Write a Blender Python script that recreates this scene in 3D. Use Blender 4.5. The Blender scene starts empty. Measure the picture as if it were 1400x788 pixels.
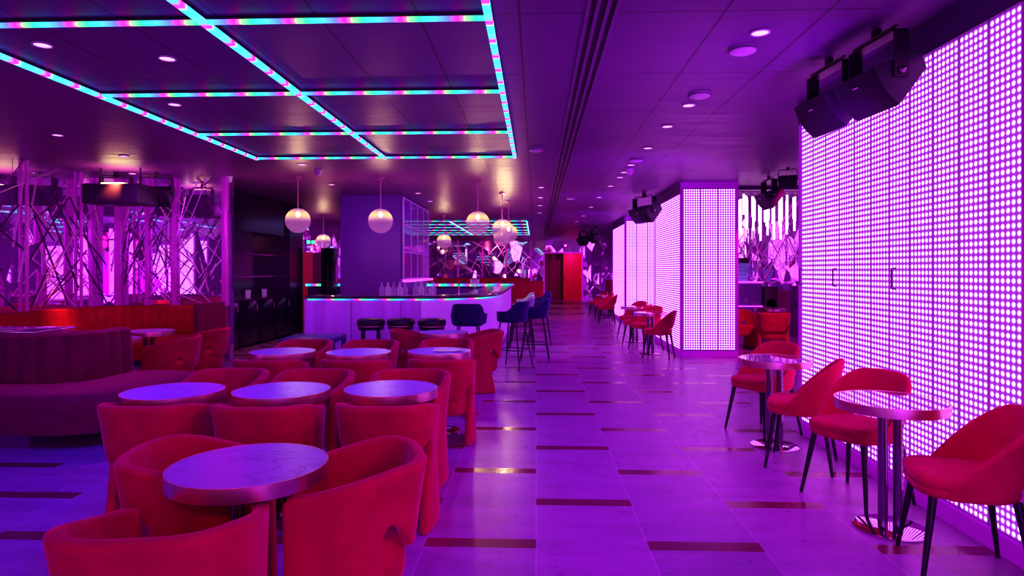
import bpy, bmesh, math, random
from mathutils import Vector, Matrix, Euler
R = math.radians
PI = math.pi
random.seed(7)
sc = bpy.context.scene
COL = sc.collection

# ------------------------------------------------------------------ camera
F_PX, HC, YAW = 870.0, 1.47, math.atan(33 / 870.0)
cd = bpy.data.cameras.new('camera')
cam = bpy.data.objects.new('camera', cd)
COL.objects.link(cam)
cam.location = (0, 0, HC)
cam.rotation_euler = (PI / 2, 0, YAW)
cd.sensor_fit = 'HORIZONTAL'
cd.sensor_width = 36
cd.lens = 36 * F_PX / 1400
cd.shift_y = -(394 - 371) / 1400
cd.clip_start = 0.05
cd.clip_end = 200
sc.camera = cam
sc.view_settings.view_transform = 'Standard'
sc.view_settings.look = 'None'
sc.view_settings.exposure = 0
sc.view_settings.gamma = 1.0
# colour response of the graded photograph: weak greens roll off
sc.view_settings.use_curve_mapping = True
cmap = sc.view_settings.curve_mapping
gc = cmap.curves[1]
gc.points.new(.10, .035)
gc.points.new(.35, .24)
gc.points.new(.75, .74)
cmap.update()
try:
    sc.cycles.use_denoising = True
    sc.cycles.max_bounces = 9
    sc.cycles.diffuse_bounces = 3
    sc.cycles.glossy_bounces = 5
    sc.cycles.transparent_max_bounces = 16
    sc.cycles.caustics_reflective = False
    sc.cycles.caustics_refractive = False
    sc.cycles.sample_clamp_indirect = 6
except Exception:
    pass


# ------------------------------------------------------------------ node helper
class NT:
    def __init__(s, name):
        s.m = bpy.data.materials.new(name)
        s.m.use_nodes = True
        s.t = s.m.node_tree
        s.t.nodes.clear()
        s.out = s.n('ShaderNodeOutputMaterial')

    def n(s, kind, **kw):
        nd = s.t.nodes.new(kind)
        for k, v in kw.items():
            setattr(nd, k, v)
        return nd

    def L(s, a, b):
        s.t.links.new(a, b)

    def put(s, sock, v):
        if hasattr(v, 'default_value') or hasattr(v, 'links'):
            s.L(v, sock)
        else:
            if isinstance(v, (tuple, list)) and len(v) == 3 and sock.type == 'RGBA':
                v = (*v, 1)
            sock.default_value = v

    def math(s, op, a, b=0.0, c=None):
        nd = s.n('ShaderNodeMath', operation=op)
        s.put(nd.inputs[0], a)
        s.put(nd.inputs[1], b)
        if c is not None:
            s.put(nd.inputs[2], c)
        return nd.outputs[0]

    def step(s, v, lo, hi, a=0.0, b=1.0, smooth=True):
        nd = s.n('ShaderNodeMapRange')
        nd.interpolation_type = 'SMOOTHSTEP' if smooth else 'LINEAR'
        s.put(nd.inputs['Value'], v)
        nd.inputs['From Min'].default_value = lo
        nd.inputs['From Max'].default_value = hi
        nd.inputs['To Min'].default_value = a
        nd.inputs['To Max'].default_value = b
        return nd.outputs[0]

    def mix(s, f, a, b):
        nd = s.n('ShaderNodeMix', data_type='RGBA')
        s.put(nd.inputs['Factor'], f)
        s.put(nd.inputs['A'], None) if False else None
        ins = [i for i in nd.inputs if i.type == 'RGBA']
        s.put(ins[0], a)
        s.put(ins[1], b)
        return [o for o in nd.outputs if o.type == 'RGBA'][0]

    def coord(s, which='Object'):
        return s.n('ShaderNodeTexCoord').outputs[which]

    def pos(s):
        return s.n('ShaderNodeNewGeometry').outputs['Position']

    def xyz(s, v):
        nd = s.n('ShaderNodeSeparateXYZ')
        s.L(v, nd.inputs[0])
        return nd.outputs

    def noise(s, vec, scale, detail=4, rough=.55, dist=0.0):
        nd = s.n('ShaderNodeTexNoise')
        s.L(vec, nd.inputs['Vector'])
        nd.inputs['Scale'].default_value = scale
        nd.inputs['Detail'].default_value = detail
        nd.inputs['Roughness'].default_value = rough
        nd.inputs['Distortion'].default_value = dist
        return nd.outputs['Fac'] if 'Fac' in nd.outputs else nd.outputs[0]

    def scale(s, v, sx, sy, sz):
        nd = s.n('ShaderNodeMapping')
        s.L(v, nd.inputs['Vector'])
        nd.inputs['Scale'].default_value = (sx, sy, sz)
        return nd.outputs[0]

    def bump(s, h, strength=.2, dist=.01):
        nd = s.n('ShaderNodeBump')
        s.L(h, nd.inputs['Height'])
        nd.inputs['Strength'].default_value = strength
        nd.inputs['Distance'].default_value = dist
        return nd.outputs[0]

    def bsdf(s, color=(.5, .5, .5), rough=.5, metal=0.0, normal=None, **kw):
        b = s.n('ShaderNodeBsdfPrincipled')
        s.put(b.inputs['Base Color'], color)
        s.put(b.inputs['Roughness'], rough)
        s.put(b.inputs['Metallic'], metal)
        if normal is not None:
            s.L(normal, b.inputs['Normal'])
        for k, v in kw.items():
            s.put(b.inputs[k.replace('_', ' ')], v)
        return b

    def done(s, shader):
        s.L(shader.outputs[0] if hasattr(shader, 'outputs') else shader, s.out.inputs['Surface'])
        return s.m


def simple(name, color, rough=.5, metal=0.0, noise=.12, nscale=6, emit=None, es=0.0, bump=0.0, **kw):
    m = NT(name)
    c = m.coord()
    f = m.noise(c, nscale)
    dark = tuple(v * (1 - noise) for v in color)
    lite = tuple(min(1, v * (1 + noise)) for v in color)
    nrm = m.bump(m.noise(c, nscale * 30, 2), bump, .002) if bump else None
    b = m.bsdf(m.mix(f, dark, lite), rough, metal, nrm, **kw)
    if emit:
        m.put(b.inputs['Emission Color'], emit)
        b.inputs['Emission Strength'].default_value = es
    return m.done(b)


def velvet(name, color, sheen=(1, .25, .45)):
    m = NT(name)
    c = m.coord()
    f = m.noise(c, 7, 5, .6)
    g = m.noise(c, 260, 2)
    col = m.mix(m.step(f, .3, .7), tuple(v * .82 for v in color), tuple(min(1, v * 1.1) for v in color))
    b = m.bsdf(col, .85, 0, m.bump(g, .25, .002))
    b.inputs['Sheen Weight'].default_value = .9
    b.inputs['Sheen Roughness'].default_value = .35
    b.inputs['Sheen Tint'].default_value = (*sheen, 1)
    b.inputs['Specular IOR Level'].default_value = .15
    return m.done(b)


MAT = {}
MAT['red_velvet'] = velvet('red_velvet', (.56, .002, .058), (1, .03, .45))
MAT['coral_velvet'] = velvet('coral_velvet', (.62, .002, .066), (1, .03, .45))
MAT['plum_velvet'] = velvet('plum_velvet', (.19, .006, .07), (.8, .08, .5))
MAT['booth_velvet'] = velvet('booth_velvet', (.62, .02, .035), (1, .2, .2))
MAT['navy_velvet'] = velvet('navy_velvet', (.02, .022, .12), (.25, .25, .9))
MAT['sage_velvet'] = velvet('sage_velvet', (.42, .75, .55), (.5, .8, .7))
MAT['black_leather'] = simple('black_leather', (.02, .016, .03), .35, bump=.3)
MAT['black_metal'] = simple('black_metal', (.012, .010, .02), .38, .4)
MAT['black_plastic'] = simple('black_plastic', (.018, .010, .035), .5)
MAT['speaker_grille'] = simple('speaker_grille', (.008, .005, .02), .8, bump=.6, nscale=12)
MAT['chrome'] = simple('chrome', (.62, .5, .64), .06, 1, noise=.05)
MAT['dark_chrome'] = simple('dark_chrome', (.22, .14, .25), .12, 1, noise=.05)
MAT['rose_metal'] = simple('rose_metal', (.95, .50, .60), .30, 1, noise=.08)
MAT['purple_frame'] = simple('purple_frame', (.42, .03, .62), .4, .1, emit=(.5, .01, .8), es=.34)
MAT['dark_frame'] = simple('dark_frame', (.10, .02, .17), .45)
MAT['pink_post'] = simple('pink_post', (.7, .12, .75), .3, .3, emit=(.8, .02, .8), es=.16)  # slight glow put into the posts so they look lit
MAT['violet_frame'] = simple('violet_frame', (.4, .15, .6), .3, .4, emit=(.35, .08, .7), es=.35)
MAT['magenta_edge'] = simple('magenta_edge', (.5, .05, .6), .35, emit=(.7, .03, .9), es=.5)
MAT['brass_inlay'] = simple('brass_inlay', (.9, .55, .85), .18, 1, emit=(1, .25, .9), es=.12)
MAT['dark_inlay'] = simple('dark_inlay', (.10, .01, .12), .4, .6)
MAT['white_plastic'] = simple('white_plastic', (.75, .68, .8), .45)
MAT['column_paint'] = simple('column_paint', (.14, .035, .42), .42, noise=.06, nscale=2)
MAT['black_lacquer'] = simple('black_lacquer', (.012, .010, .035), .16, noise=.05)
MAT['dark_wall'] = simple('dark_wall', (.05, .02, .09), .5)
MAT['counter_stone'] = simple('counter_stone', (.05, .02, .07), .10, noise=.4, nscale=14)
MAT['blue_lacquer'] = simple('blue_lacquer', (.03, .08, .30), .35)
MAT['red_panel'] = simple('red_panel', (.62, .01, .03), .45, nscale=2, emit=(1, .01, .03), es=.10)
MAT['dark_red'] = simple('dark_red', (.16, .005, .03), .5)
MAT['glow_trim'] = simple('glow_trim', (.8, .5, .9), .4, emit=(.9, .12, 1), es=1.2)
MAT['blue_rack'] = simple('blue_rack', (.25, .35, .75), .4, emit=(.2, .25, .8), es=.25)
MAT['purple_glass'] = simple('purple_glass', (.18, .05, .45), .08, noise=.05)
MAT['warm_lamp'] = simple('warm_lamp', (1, .9, .7), .5, emit=(1, .78, .35), es=12)
MAT['lens_pink'] = simple('lens_pink', (1, .8, 1), .5, emit=(1, .45, .95), es=1.6)
MAT['lens_warm'] = simple('lens_warm', (1, .9, .8), .5, emit=(1, .62, .6), es=2.5)
MAT['lens_dim'] = simple('lens_dim', (.7, .4, .8), .5, emit=(.55, .18, .8), es=.55)
MAT['exit_green'] = simple('exit_green', (.1, .8, .4), .5, emit=(.05, 1, .45), es=2.5)
MAT['tube_glow'] = simple('tube_glow', (1, .95, 1), .4, emit=(1, .66, 1), es=1.5)
MAT['slot_black'] = simple('slot_black', (.004, .003, .008), .7)
MAT['slot_metal'] = simple('slot_metal', (.22, .10, .28), .4, .3)
MAT['menu_print'] = simple('menu_print', (.5, .5, .75), .3, noise=.6, nscale=25)


def mk_marble():
    m = NT('white_marble')
    c = m.coord()
    w = m.noise(c, 3.2, 5, .6, 1.6)
    v = m.math('ABSOLUTE', m.math('SUBTRACT', w, .5))
    f = m.step(v, 0.0, .028)
    w2 = m.noise(c, 9, 5, .6, .8)
    v2 = m.step(m.math('ABSOLUTE', m.math('SUBTRACT', w2, .5)), 0, .02, .8, 1)
    f = m.math('MULTIPLY', f, v2)
    col = m.mix(f, (.30, .26, .66), (.46, .42, .88))
    return m.done(m.bsdf(col, .34, 0, None, Specular_IOR_Level=.35))


MAT['white_marble'] = mk_marble()


def mk_dark_mirror_top():
    m = NT('mirrored_glass_top')
    c = m.coord()
    return m.done(m.bsdf(m.mix(m.noise(c, 8), (.62, .5, .7), (.75, .6, .8)), .04, .85))


MAT['mirror_top'] = mk_dark_mirror_top()


def mk_floor():
    m = NT('stone_tile_floor')
    p = m.pos()
    x, y, z = m.xyz(p)
    P, W = 1.25, .6
    ci = m.math('FLOOR', m.math('DIVIDE', x, W))
    odd = m.math('MODULO', m.math('ABSOLUTE', ci), 2.0)
    yy = m.math('DIVIDE', m.math('SUBTRACT', m.math('SUBTRACT', y, 4.0 - 12 * P), m.math('MULTIPLY', odd, -P / 2)), P)
    fy = m.math('FRACT', yy)
    strip = m.math('LESS_THAN', fy, .115 / P)
    fx = m.math('FRACT', m.math('DIVIDE', x, W))
    dx = m.math('MINIMUM', fx, m.math('SUBTRACT', 1.0, fx))
    jx = m.math('LESS_THAN', dx, .0045)
    dy = m.math('MINIMUM', m.math('ABSOLUTE', m.math('SUBTRACT', fy, .115 / P)), m.math('MINIMUM', fy, m.math('SUBTRACT', 1.0, fy)))
    jy = m.math('LESS_THAN', dy, .0018)
    j = m.math('MAXIMUM', jx, jy)
    # per tile variation
    comb = m.n('ShaderNodeCombineXYZ')
    m.L(ci, comb.inputs[0])
    m.L(m.math('FLOOR', yy), comb.inputs[1])
    wn = m.n('ShaderNodeTexWhiteNoise')
    m.L(comb.outputs[0], wn.inputs['Vector'])
    n1 = m.noise(m.scale(p, 1, 3, 1), 1.6, 6, .65)
    n2 = m.noise(p, 14, 4, .6)
    v = m.math('ADD', m.math('MULTIPLY', n1, .7), m.math('MULTIPLY', n2, .3))
    v = m.math('ADD', v, m.math('MULTIPLY', wn.outputs['Value'], .12))
    tile = m.mix(m.step(v, .3, .8), (.24, .10, .34), (.46, .20, .60))
    st = m.mix(n1, (.13, .006, .045), (.24, .012, .08))
    col = m.mix(strip, tile, st)
    col = m.mix(m.math('MULTIPLY', j, m.math('SUBTRACT', 1.0, strip)), col, (.62, .38, .72))
    r1 = m.step(n2, .3, .7, .27, .40)
    rr = m.math('MULTIPLY', m.math('SUBTRACT', 1.0, strip), r1)
    rr = m.math('ADD', rr, m.math('MULTIPLY', strip, .17))
    return m.done(m.bsdf(col, rr, 0, m.bump(n2, .05, .002)))


MAT['floor'] = mk_floor()


def mk_ceiling():
    m = NT('ceiling_panels')
    p = m.pos()
    x, y, z = m.xyz(p)
    grain = m.noise(m.scale(p, 1.2, 14, 1), 1.5, 5, .6)
    fx = m.math('FRACT', m.math('DIVIDE', m.math('SUBTRACT', x, 1.11 - 20 * .605), .605))
    fy = m.math('FRACT', m.math('DIVIDE', m.math('SUBTRACT', y, 3.78 - 20 * 1.17), 1.17))
    dx = m.math('MINIMUM', fx, m.math('SUBTRACT', 1.0, fx))
    dy = m.math('MINIMUM', fy, m.math('SUBTRACT', 1.0, fy))
    jx = m.math('LESS_THAN', dx, .013)
    jy = m.math('LESS_THAN', dy, .0055)
    # the wide panel between the slot diffuser and the first joint has fewer lengthwise joints
    wide = m.math('MULTIPLY', m.math('GREATER_THAN', x, .2), m.math('LESS_THAN', x, 1.0))
    jx = m.math('MULTIPLY', jx, m.math('SUBTRACT', 1.0, wide))
    edge = m.math('LESS_THAN', x, 2.0)
    j = m.math('MULTIPLY', m.math('MAXIMUM', jx, jy), edge)
    col = m.mix(grain, (.12, .03, .18), (.21, .055, .31))
    col = m.mix(j, col, (.03, .012, .05))
    return m.done(m.bsdf(col, m.step(grain, .3, .7, .36, .50), 0, m.bump(grain, .08, .003), Specular_IOR_Level=.4))


MAT['ceiling'] = mk_ceiling()


def mk_mirror(name, sc_=1.5, tilt=.032, line=.007, tint=(.92, .74, .96)):
    m = NT(name)
    p = m.pos()
    pos = m.scale(p, 1, 1, .62)
    v1 = m.n('ShaderNodeTexVoronoi')
    v1.voronoi_dimensions = '3D'
    m.L(pos, v1.inputs['Vector'])
    v1.inputs['Scale'].default_value = sc_
    v2 = m.n('ShaderNodeTexVoronoi')
    v2.feature = 'DISTANCE_TO_EDGE'
    m.L(pos, v2.inputs['Vector'])
    v2.inputs['Scale'].default_value = sc_
    g = m.n('ShaderNodeNewGeometry')
    sub = m.n('ShaderNodeVectorMath', operation='SUBTRACT')
    m.L(v1.outputs['Color'], sub.inputs[0])
    sub.inputs[1].default_value = (.5, .5, .5)
    sca = m.n('ShaderNodeVectorMath', operation='SCALE')
    m.L(sub.outputs[0], sca.inputs[0])
    sca.inputs['Scale'].default_value = tilt
    add = m.n('ShaderNodeVectorMath', operation='ADD')
    m.L(g.outputs['Normal'], add.inputs[0])
    m.L(sca.outputs[0], add.inputs[1])
    nor = m.n('ShaderNodeVectorMath', operation='NORMALIZE')
    m.L(add.outputs[0], nor.inputs[0])
    ln = m.math('LESS_THAN', v2.outputs['Distance'], line)
    b1 = m.bsdf(tint, .02, 1, nor.outputs[0])
    b2 = m.bsdf((.12, .02, .16), .4, .3)
    m.put(b1.inputs['Emission Color'], (.45, .01, .8))  # faint purple haze put in as glow, lifts the dim reflections
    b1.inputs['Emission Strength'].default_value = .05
    mx = m.n('ShaderNodeMixShader')
    m.L(ln, mx.inputs[0])
    m.L(b1.outputs[0], mx.inputs[1])
    m.L(b2.outputs[0], mx.inputs[2])
    return m.done(mx)


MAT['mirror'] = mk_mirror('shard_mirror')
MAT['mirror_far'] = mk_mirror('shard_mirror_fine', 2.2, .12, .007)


def mk_led(name, tintA, tintB):
    m = NT(name)
    uv = m.coord('UV')
    u, v, _ = m.xyz(uv)
    fu = m.math('SUBTRACT', m.math('FRACT', u), .5)
    fv = m.math('SUBTRACT', m.math('FRACT', v), .5)
    d = m.math('SQRT', m.math('ADD', m.math('MULTIPLY', fu, fu), m.math('MULTIPLY', fv, fv)))
    core = m.step(d, .20, .40, 1, 0)
    halo = m.step(d, .15, .62, 1, 0)
    tint = m.mix(m.math('FRACT', m.math('MULTIPLY', m.math('FLOOR', m.math('DIVIDE', v, 8.0)), .37)), tintA, tintB)
    bg = m.mix(halo, (.34, .06, .70), (.72, .24, 1.0))
    col = m.mix(core, bg, tint)
    st = m.math('ADD', 1.0, m.math('MULTIPLY', core, 3.2))
    e = m.n('ShaderNodeEmission')
    m.L(col, e.inputs['Color'])
    m.L(st, e.inputs['Strength'])
    return m.done(e)


MAT['led_a'] = mk_led('led_pixels_pink', (1, .32, .98), (.92, .34, 1.0))
MAT['led_b'] = mk_led('led_pixels_lilac', (.78, .34, 1.0), (.90, .34, 1.0))
MAT['led_c'] = mk_led('led_pixels_white', (1, .6, 1.0), (.95, .6, 1.0))


def mk_rainbow(name, axis, period=.337, strength=1.8):
    m = NT(name)
    p = m.xyz(m.pos())[axis]
    f = m.math('FRACT', m.math('ADD', m.math('DIVIDE', p, period), 40.37))
    r = m.n('ShaderNodeValToRGB')
    m.L(f, r.inputs[0])
    cr = r.color_ramp
    stops = [(0, (1, .02, .45)), (.08, (1, .18, .4)), (.14, (.25, .8, .25)), (.30, (0, .95, .35)), (.5, (.02, .75, .9)), (.66, (.06, .42, 1)), (.84, (.12, .18, 1)), (.93, (.7, .05, .9)), (1, (1, .02, .45))]
    if axis == 1:
        stops = [(0, (1, .02, .5)), (.08, (1, .10, .5)), (.16, (.05, .8, .6)), (.34, (.02, .70, .9)), (.6, (.05, .52, 1)), (.84, (.10, .40, 1)), (.93, (.7, .05, .9)), (1, (1, .02, .5))]
    while len(cr.elements) < len(stops):
        cr.elements.new(.5)
    for e, (a, c) in zip(cr.elements, stops):
        e.position = a
        e.color = (*c, 1)
    e = m.n('ShaderNodeEmission')
    m.L(m.mix(.05, r.outputs[0], (.5, .8, 1)), e.inputs['Color'])
    e.inputs['Strength'].default_value = strength
    return m.done(e)


MAT['rainbow_x'] = mk_rainbow('rainbow_led_across', 0)
MAT['rainbow_y'] = mk_rainbow('rainbow_led_lengthwise', 1, .30, 2.0)
MAT['rainbow_soft'] = mk_rainbow('rainbow_led_counter', 0, .42, 1.4)


def mk_globe():
    m = NT('beaded_glass_globe')
    c = m.coord()
    x, y, z = m.xyz(c)
    ang = m.math('MULTIPLY', m.math('ARCTAN2', y, x), 20 / PI)
    lat = m.math('MULTIPLY', m.math('ARCSINE', m.math('MINIMUM', m.math('MAXIMUM', m.math('DIVIDE', z, .2), -1.0), 1.0)), 20 / PI)
    fa = m.math('ABSOLUTE', m.math('SUBTRACT', m.math('FRACT', ang), .5))
    fl = m.math('ABSOLUTE', m.math('SUBTRACT', m.math('FRACT', lat), .5))
    ln = m.step(m.math('MAXIMUM', fa, fl), .30, .42)
    gl = m.n('ShaderNodeEmission')
    rad = m.math('ABSOLUTE', m.math('SUBTRACT', z, .10))
    hot = m.step(rad, 0, .13, 1, 0)
    m.L(m.mix(hot, (.72, .30, .70), (1, .58, .22)), gl.inputs['Color'])
    m.L(m.math('ADD', .62, m.math('MULTIPLY', hot, 1.5)), gl.inputs['Strength'])
    tr = m.n('ShaderNodeBsdfTransparent')
    tr.inputs[0].default_value = (1, .93, .97, 1)
    mx = m.n('ShaderNodeMixShader')
    m.L(m.math('ADD', .12, m.math('MULTIPLY', ln, .66)), mx.inputs[0])
    m.L(tr.outputs[0], mx.inputs[1])
    m.L(gl.outputs[0], mx.inputs[2])
    return m.done(mx)


MAT['globe'] = mk_globe()


def mk_glass():
    m = NT('clear_glassware')
    g = m.bsdf((.8, .7, 1), .05, 0)
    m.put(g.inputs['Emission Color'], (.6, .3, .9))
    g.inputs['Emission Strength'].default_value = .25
    tr = m.n('ShaderNodeBsdfTransparent')
    mx = m.n('ShaderNodeMixShader')
    lw = m.n('ShaderNodeLayerWeight')
    lw.inputs[0].default_value = .35
    m.L(m.step(lw.outputs['Facing'], .1, .9, .2, .9), mx.inputs[0])
    m.L(tr.outputs[0], mx.inputs[1])
    m.L(g.outputs[0], mx.inputs[2])
    return m.done(mx)


MAT['glass'] = mk_glass()


def mk_barfront():
    m = NT('backlit_bar_front')
    p = m.pos()
    x, y, z = m.xyz(p)
    w = m.noise(m.scale(p, 9, 9, .4), 1.2, 2)
    g = m.step(z, .15, 1.05, .35, 1.15, smooth=False)
    b = m.bsdf(m.mix(w, (.36, .12, .62), (.52, .2, .8)), .35)
    m.put(b.inputs['Emission Color'], (.38, .055, .85))
    m.put(b.inputs['Emission Strength'], m.math('MULTIPLY', m.math('MULTIPLY', g, .40), m.step(w, .2, .8, .75, 1.25)))
    return m.done(b)


MAT['bar_front'] = mk_barfront()
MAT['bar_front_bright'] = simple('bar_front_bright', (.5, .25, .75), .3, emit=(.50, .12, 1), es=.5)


# ------------------------------------------------------------------ mesh helper
class M:
    def __init__(s):
        s.v, s.f = [], []

    def add(s, vs, fs, T=None):
        o = len(s.v)
        for p in vs:
            p = Vector(p)
            s.v.append(T @ p if T is not None else p)
        s.f += [tuple(i + o for i in f) for f in fs]
        return s

    def box(s, lo, hi, T=None):
        x0, y0, z0 = lo
        x1, y1, z1 = hi
        return s.add([(x0, y0, z0), (x1, y0, z0), (x1, y1, z0), (x0, y1, z0), (x0, y0, z1), (x1, y0, z1), (x1, y1, z1), (x0, y1, z1)],
                     [(0, 3, 2, 1), (4, 5, 6, 7), (0, 1, 5, 4), (1, 2, 6, 5), (2, 3, 7, 6), (3, 0, 4, 7)], T)

    def lathe(s, prof, seg=32, T=None):
        vs, fs = [], []
        n = len(prof)
        for i in range(seg):
            a = 2 * PI * i / seg
            for r, z in prof:
                vs.append((r * math.cos(a), r * math.sin(a), z))
        for i in range(seg):
            j = (i + 1) % seg
            for k in range(n - 1):
                fs.append((i * n + k, j * n + k, j * n + k + 1, i * n + k + 1))
        if prof[0][0] > 1e-6:
            fs.append(tuple((seg - 1 - i) * n for i in range(seg)))
        if prof[-1][0] > 1e-6:
            fs.append(tuple(i * n + n - 1 for i in range(seg)))
        return s.add(vs, fs, T)

    def tube(s, pts, rad, seg=10):
        pts = [Vector(p) for p in pts]
        if not isinstance(rad, (list, tuple)):
            rad = [rad] * len(pts)
        vs, fs = [], []
        d0 = (pts[1] - pts[0]).normalized()
        up = Vector((0, 0, 1)) if abs(d0.z) < .9 else Vector((1, 0, 0))
        a = d0.cross(up).normalized()
        for i, p in enumerate(pts):
            if i == 0:
                d = d0
            elif i == len(pts) - 1:
                d = (pts[-1] - pts[-2]).normalized()
            else:
                d = ((pts[i + 1] - p).normalized() + (p - pts[i - 1]).normalized()).normalized()
            a = (a - d * a.dot(d)).normalized()
            b = d.cross(a)
            for k in range(seg):
                t = 2 * PI * k / seg
                vs.append(p + (a * math.cos(t) + b * math.sin(t)) * rad[i])
        n = len(pts)
        for i in range(n - 1):
            for k in range(seg):
                k2 = (k + 1) % seg
                fs.append((i * seg + k, i * seg + k2, (i + 1) * seg + k2, (i + 1) * seg + k))
        fs.append(tuple(reversed(range(seg))))
        fs.append(tuple((n - 1) * seg + k for k in range(seg)))
        return s.add(vs, fs)

    def prism(s, poly, axis, a, b, T=None):
        """poly: 2D points; axis 'x','y','z': extruded from a to b"""
        def mk(p, c):
            if axis == 'x':
                return (c, p[0], p[1])
            if axis == 'y':
                return (p[0], c, p[1])
            return (p[0], p[1], c)
        n = len(poly)
        vs = [mk(p, a) for p in poly] + [mk(p, b) for p in poly]
        fs = [tuple(range(n))[::-1], tuple(range(n, 2 * n))]
        for i in range(n):
            j = (i + 1) % n
            fs.append((i, j, n + j, n + i))
        return s.add(vs, fs, T)

    def loft(s, loops, cap=True, closed=True):
        n = len(loops[0])
        vs = [p for l in loops for p in l]
        fs = []
        for i in range(len(loops) - 1):
            for k in range(n if closed else n - 1):
                k2 = (k + 1) % n
                fs.append((i * n + k, i * n + k2, (i + 1) * n + k2, (i + 1) * n + k))
        if cap:
            fs.append(tuple(reversed(range(n))))
            fs.append(tuple((len(loops) - 1) * n + k for k in range(n)))
        return s.add(vs, fs)

    def build(s, name, mat, parent=None, loc=(0, 0, 0), rot=(0, 0, 0), smooth=35, bevel=0.0, seg=2, sub=0, solid=0.0, bake=True):
        me = bpy.data.meshes.new(name)
        me.from_pydata([tuple(v) for v in s.v], [], s.f)
        me.update()
        bm = bmesh.new()
        bm.from_mesh(me)
        bmesh.ops.remove_doubles(bm, verts=bm.verts, dist=1e-5)
        bmesh.ops.recalc_face_normals(bm, faces=bm.faces)
        bm.to_mesh(me)
        bm.free()
        o = bpy.data.objects.new(name, me)
        COL.objects.link(o)
        me.materials.append(MAT[mat] if isinstance(mat, str) else mat)
        mods = False
        if solid:
            md = o.modifiers.new('s', 'SOLIDIFY')
            md.thickness = abs(solid)
            md.offset = 1 if solid > 0 else -1
            mods = True
        if bevel:
            md = o.modifiers.new('b', 'BEVEL')
            md.width = bevel
            md.segments = seg
            md.limit_method = 'ANGLE'
            md.angle_limit = R(40)
            mods = True
        if sub:
            md = o.modifiers.new('u', 'SUBSURF')
            md.levels = md.render_levels = sub
            mods = True
        if mods:
            dg = bpy.context.evaluated_depsgraph_get()
            nm = bpy.data.meshes.new_from_object(o.evaluated_get(dg))
            o.modifiers.clear()
            o.data = nm
            nm.name = name
            me = nm
        if smooth:
            me.polygons.foreach_set('use_smooth', [True] * len(me.polygons))
            try:
                me.set_sharp_from_angle(angle=R(smooth))
            except Exception:
                pass
        o.parent = parent
        o.location = loc
        o.rotation_euler = rot
        return o


def TR(loc=(0, 0, 0), rz=0, rx=0, ry=0):
    return Matrix.Translation(loc) @ Euler((rx, ry, rz)).to_matrix().to_4x4()


def thing(name, label, cat, loc=(0, 0, 0), rz=0, group=None, rot=None):
    o = bpy.data.objects.new(name, None)
    o.empty_display_size = .1
    COL.objects.link(o)
    o.location = loc
    o.rotation_euler = rot or (0, 0, rz)
    return tag(o, label, cat, group)


def tag(o, label, cat, group=None):
    o['label'] = label
    o['category'] = cat
    if group:
        o['group'] = group
    return o


def struct(o, label=None):
    o['kind'] = 'structure'
    if label:
        o['label'] = label
    return o


KIDS = {}


def children(o):
    return [c for c in COL.objects if c.parent == o]


def snap(root):
    """remember a prototype's tree"""
    tree = []
    for c in children(root):
        tree.append((c, children(c)))
    KIDS[root.name] = tree
    return root


def dup(root, loc, rz, label, group=None, rot=None):
    r = root.copy()
    COL.objects.link(r)
    r.location = loc
    r.rotation_euler = rot or (0, 0, rz)
    r['label'] = label
    if group:
        r['group'] = group
    for c, gs in KIDS[root.name]:
        d = c.copy()
        COL.objects.link(d)
        d.parent = r
        for g in gs:
            e = g.copy()
            COL.objects.link(e)
            e.parent = d
    return r


def place(proto, used, loc, rz, label, group=None):
    if not used[0]:
        used[0] = True
        proto.location = loc
        proto.rotation_euler = (0, 0, rz)
        proto['label'] = label
        if group:
            proto['group'] = group
        return proto
    return dup(proto, loc, rz, label, group)


def sstep(a, b, x):
    t = max(0, min(1, (x - a) / (b - a)))
    return t * t * (3 - 2 * t)


def catmull(pts, n):
    out = []
    P = [pts[0]] + list(pts) + [pts[-1]]
    for i in range(1, len(P) - 2):
        for k in range(n):
            t = k / n
            p0, p1, p2, p3 = (Vector(q) for q in P[i - 1:i + 3])
            out.append(.5 * ((2 * p1) + (p2 - p0) * t + (2 * p0 - 5 * p1 + 4 * p2 - p3) * t * t + (3 * p1 - p0 - 3 * p2 + p3) * t ** 3))
    out.append(Vector(pts[-1]))
    return out


def plan_curve(pts):
    c = catmull(pts, 16)
    d = [0]
    for a, b in zip(c, c[1:]):
        d.append(d[-1] + (b - a).length)
    T = d[-1]

    def f(s):
        x = max(0, min(1, s)) * T
        for i in range(len(d) - 1):
            if x <= d[i + 1] + 1e-9:
                t = (x - d[i]) / (d[i + 1] - d[i])
                p = c[i].lerp(c[i + 1], t)
                tg = (c[i + 1] - c[i]).normalized()
                return p, Vector((tg.y, -tg.x))
        return c[-1], Vector((1, 0))
    return f


# ================================================================== SETTING
XL, XR, Y0, Y1, HZ = -7.05, 5.6, -6.0, 32.0, 3.0
struct(M().box((XL - .3, Y0 - .3, -.12), (XR + .3, Y1 + 3.3, 0)).build('floor', 'floor'), 'large-format stone tiles with short dark red inlay strips')
struct(M().box((XL - .3, Y0 - .3, HZ), (XR + .3, Y1 + .3, HZ + .12)).build('ceiling', 'ceiling'), 'dark satin ceiling panels with thin joints')
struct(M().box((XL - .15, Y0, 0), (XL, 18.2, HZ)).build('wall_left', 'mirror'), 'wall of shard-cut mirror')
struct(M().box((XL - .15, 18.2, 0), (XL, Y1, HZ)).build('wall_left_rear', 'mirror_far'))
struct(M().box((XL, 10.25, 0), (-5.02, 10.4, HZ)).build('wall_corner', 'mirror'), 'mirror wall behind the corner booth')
struct(M().box((XL, 10.4, 0), (-5.98, 14.9, HZ)).build('wall_service_block', 'black_lacquer'))
struct(M().box((XR, Y0, 0), (XR + .15, Y1, HZ)).build('wall_right', 'mirror_far'))
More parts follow.
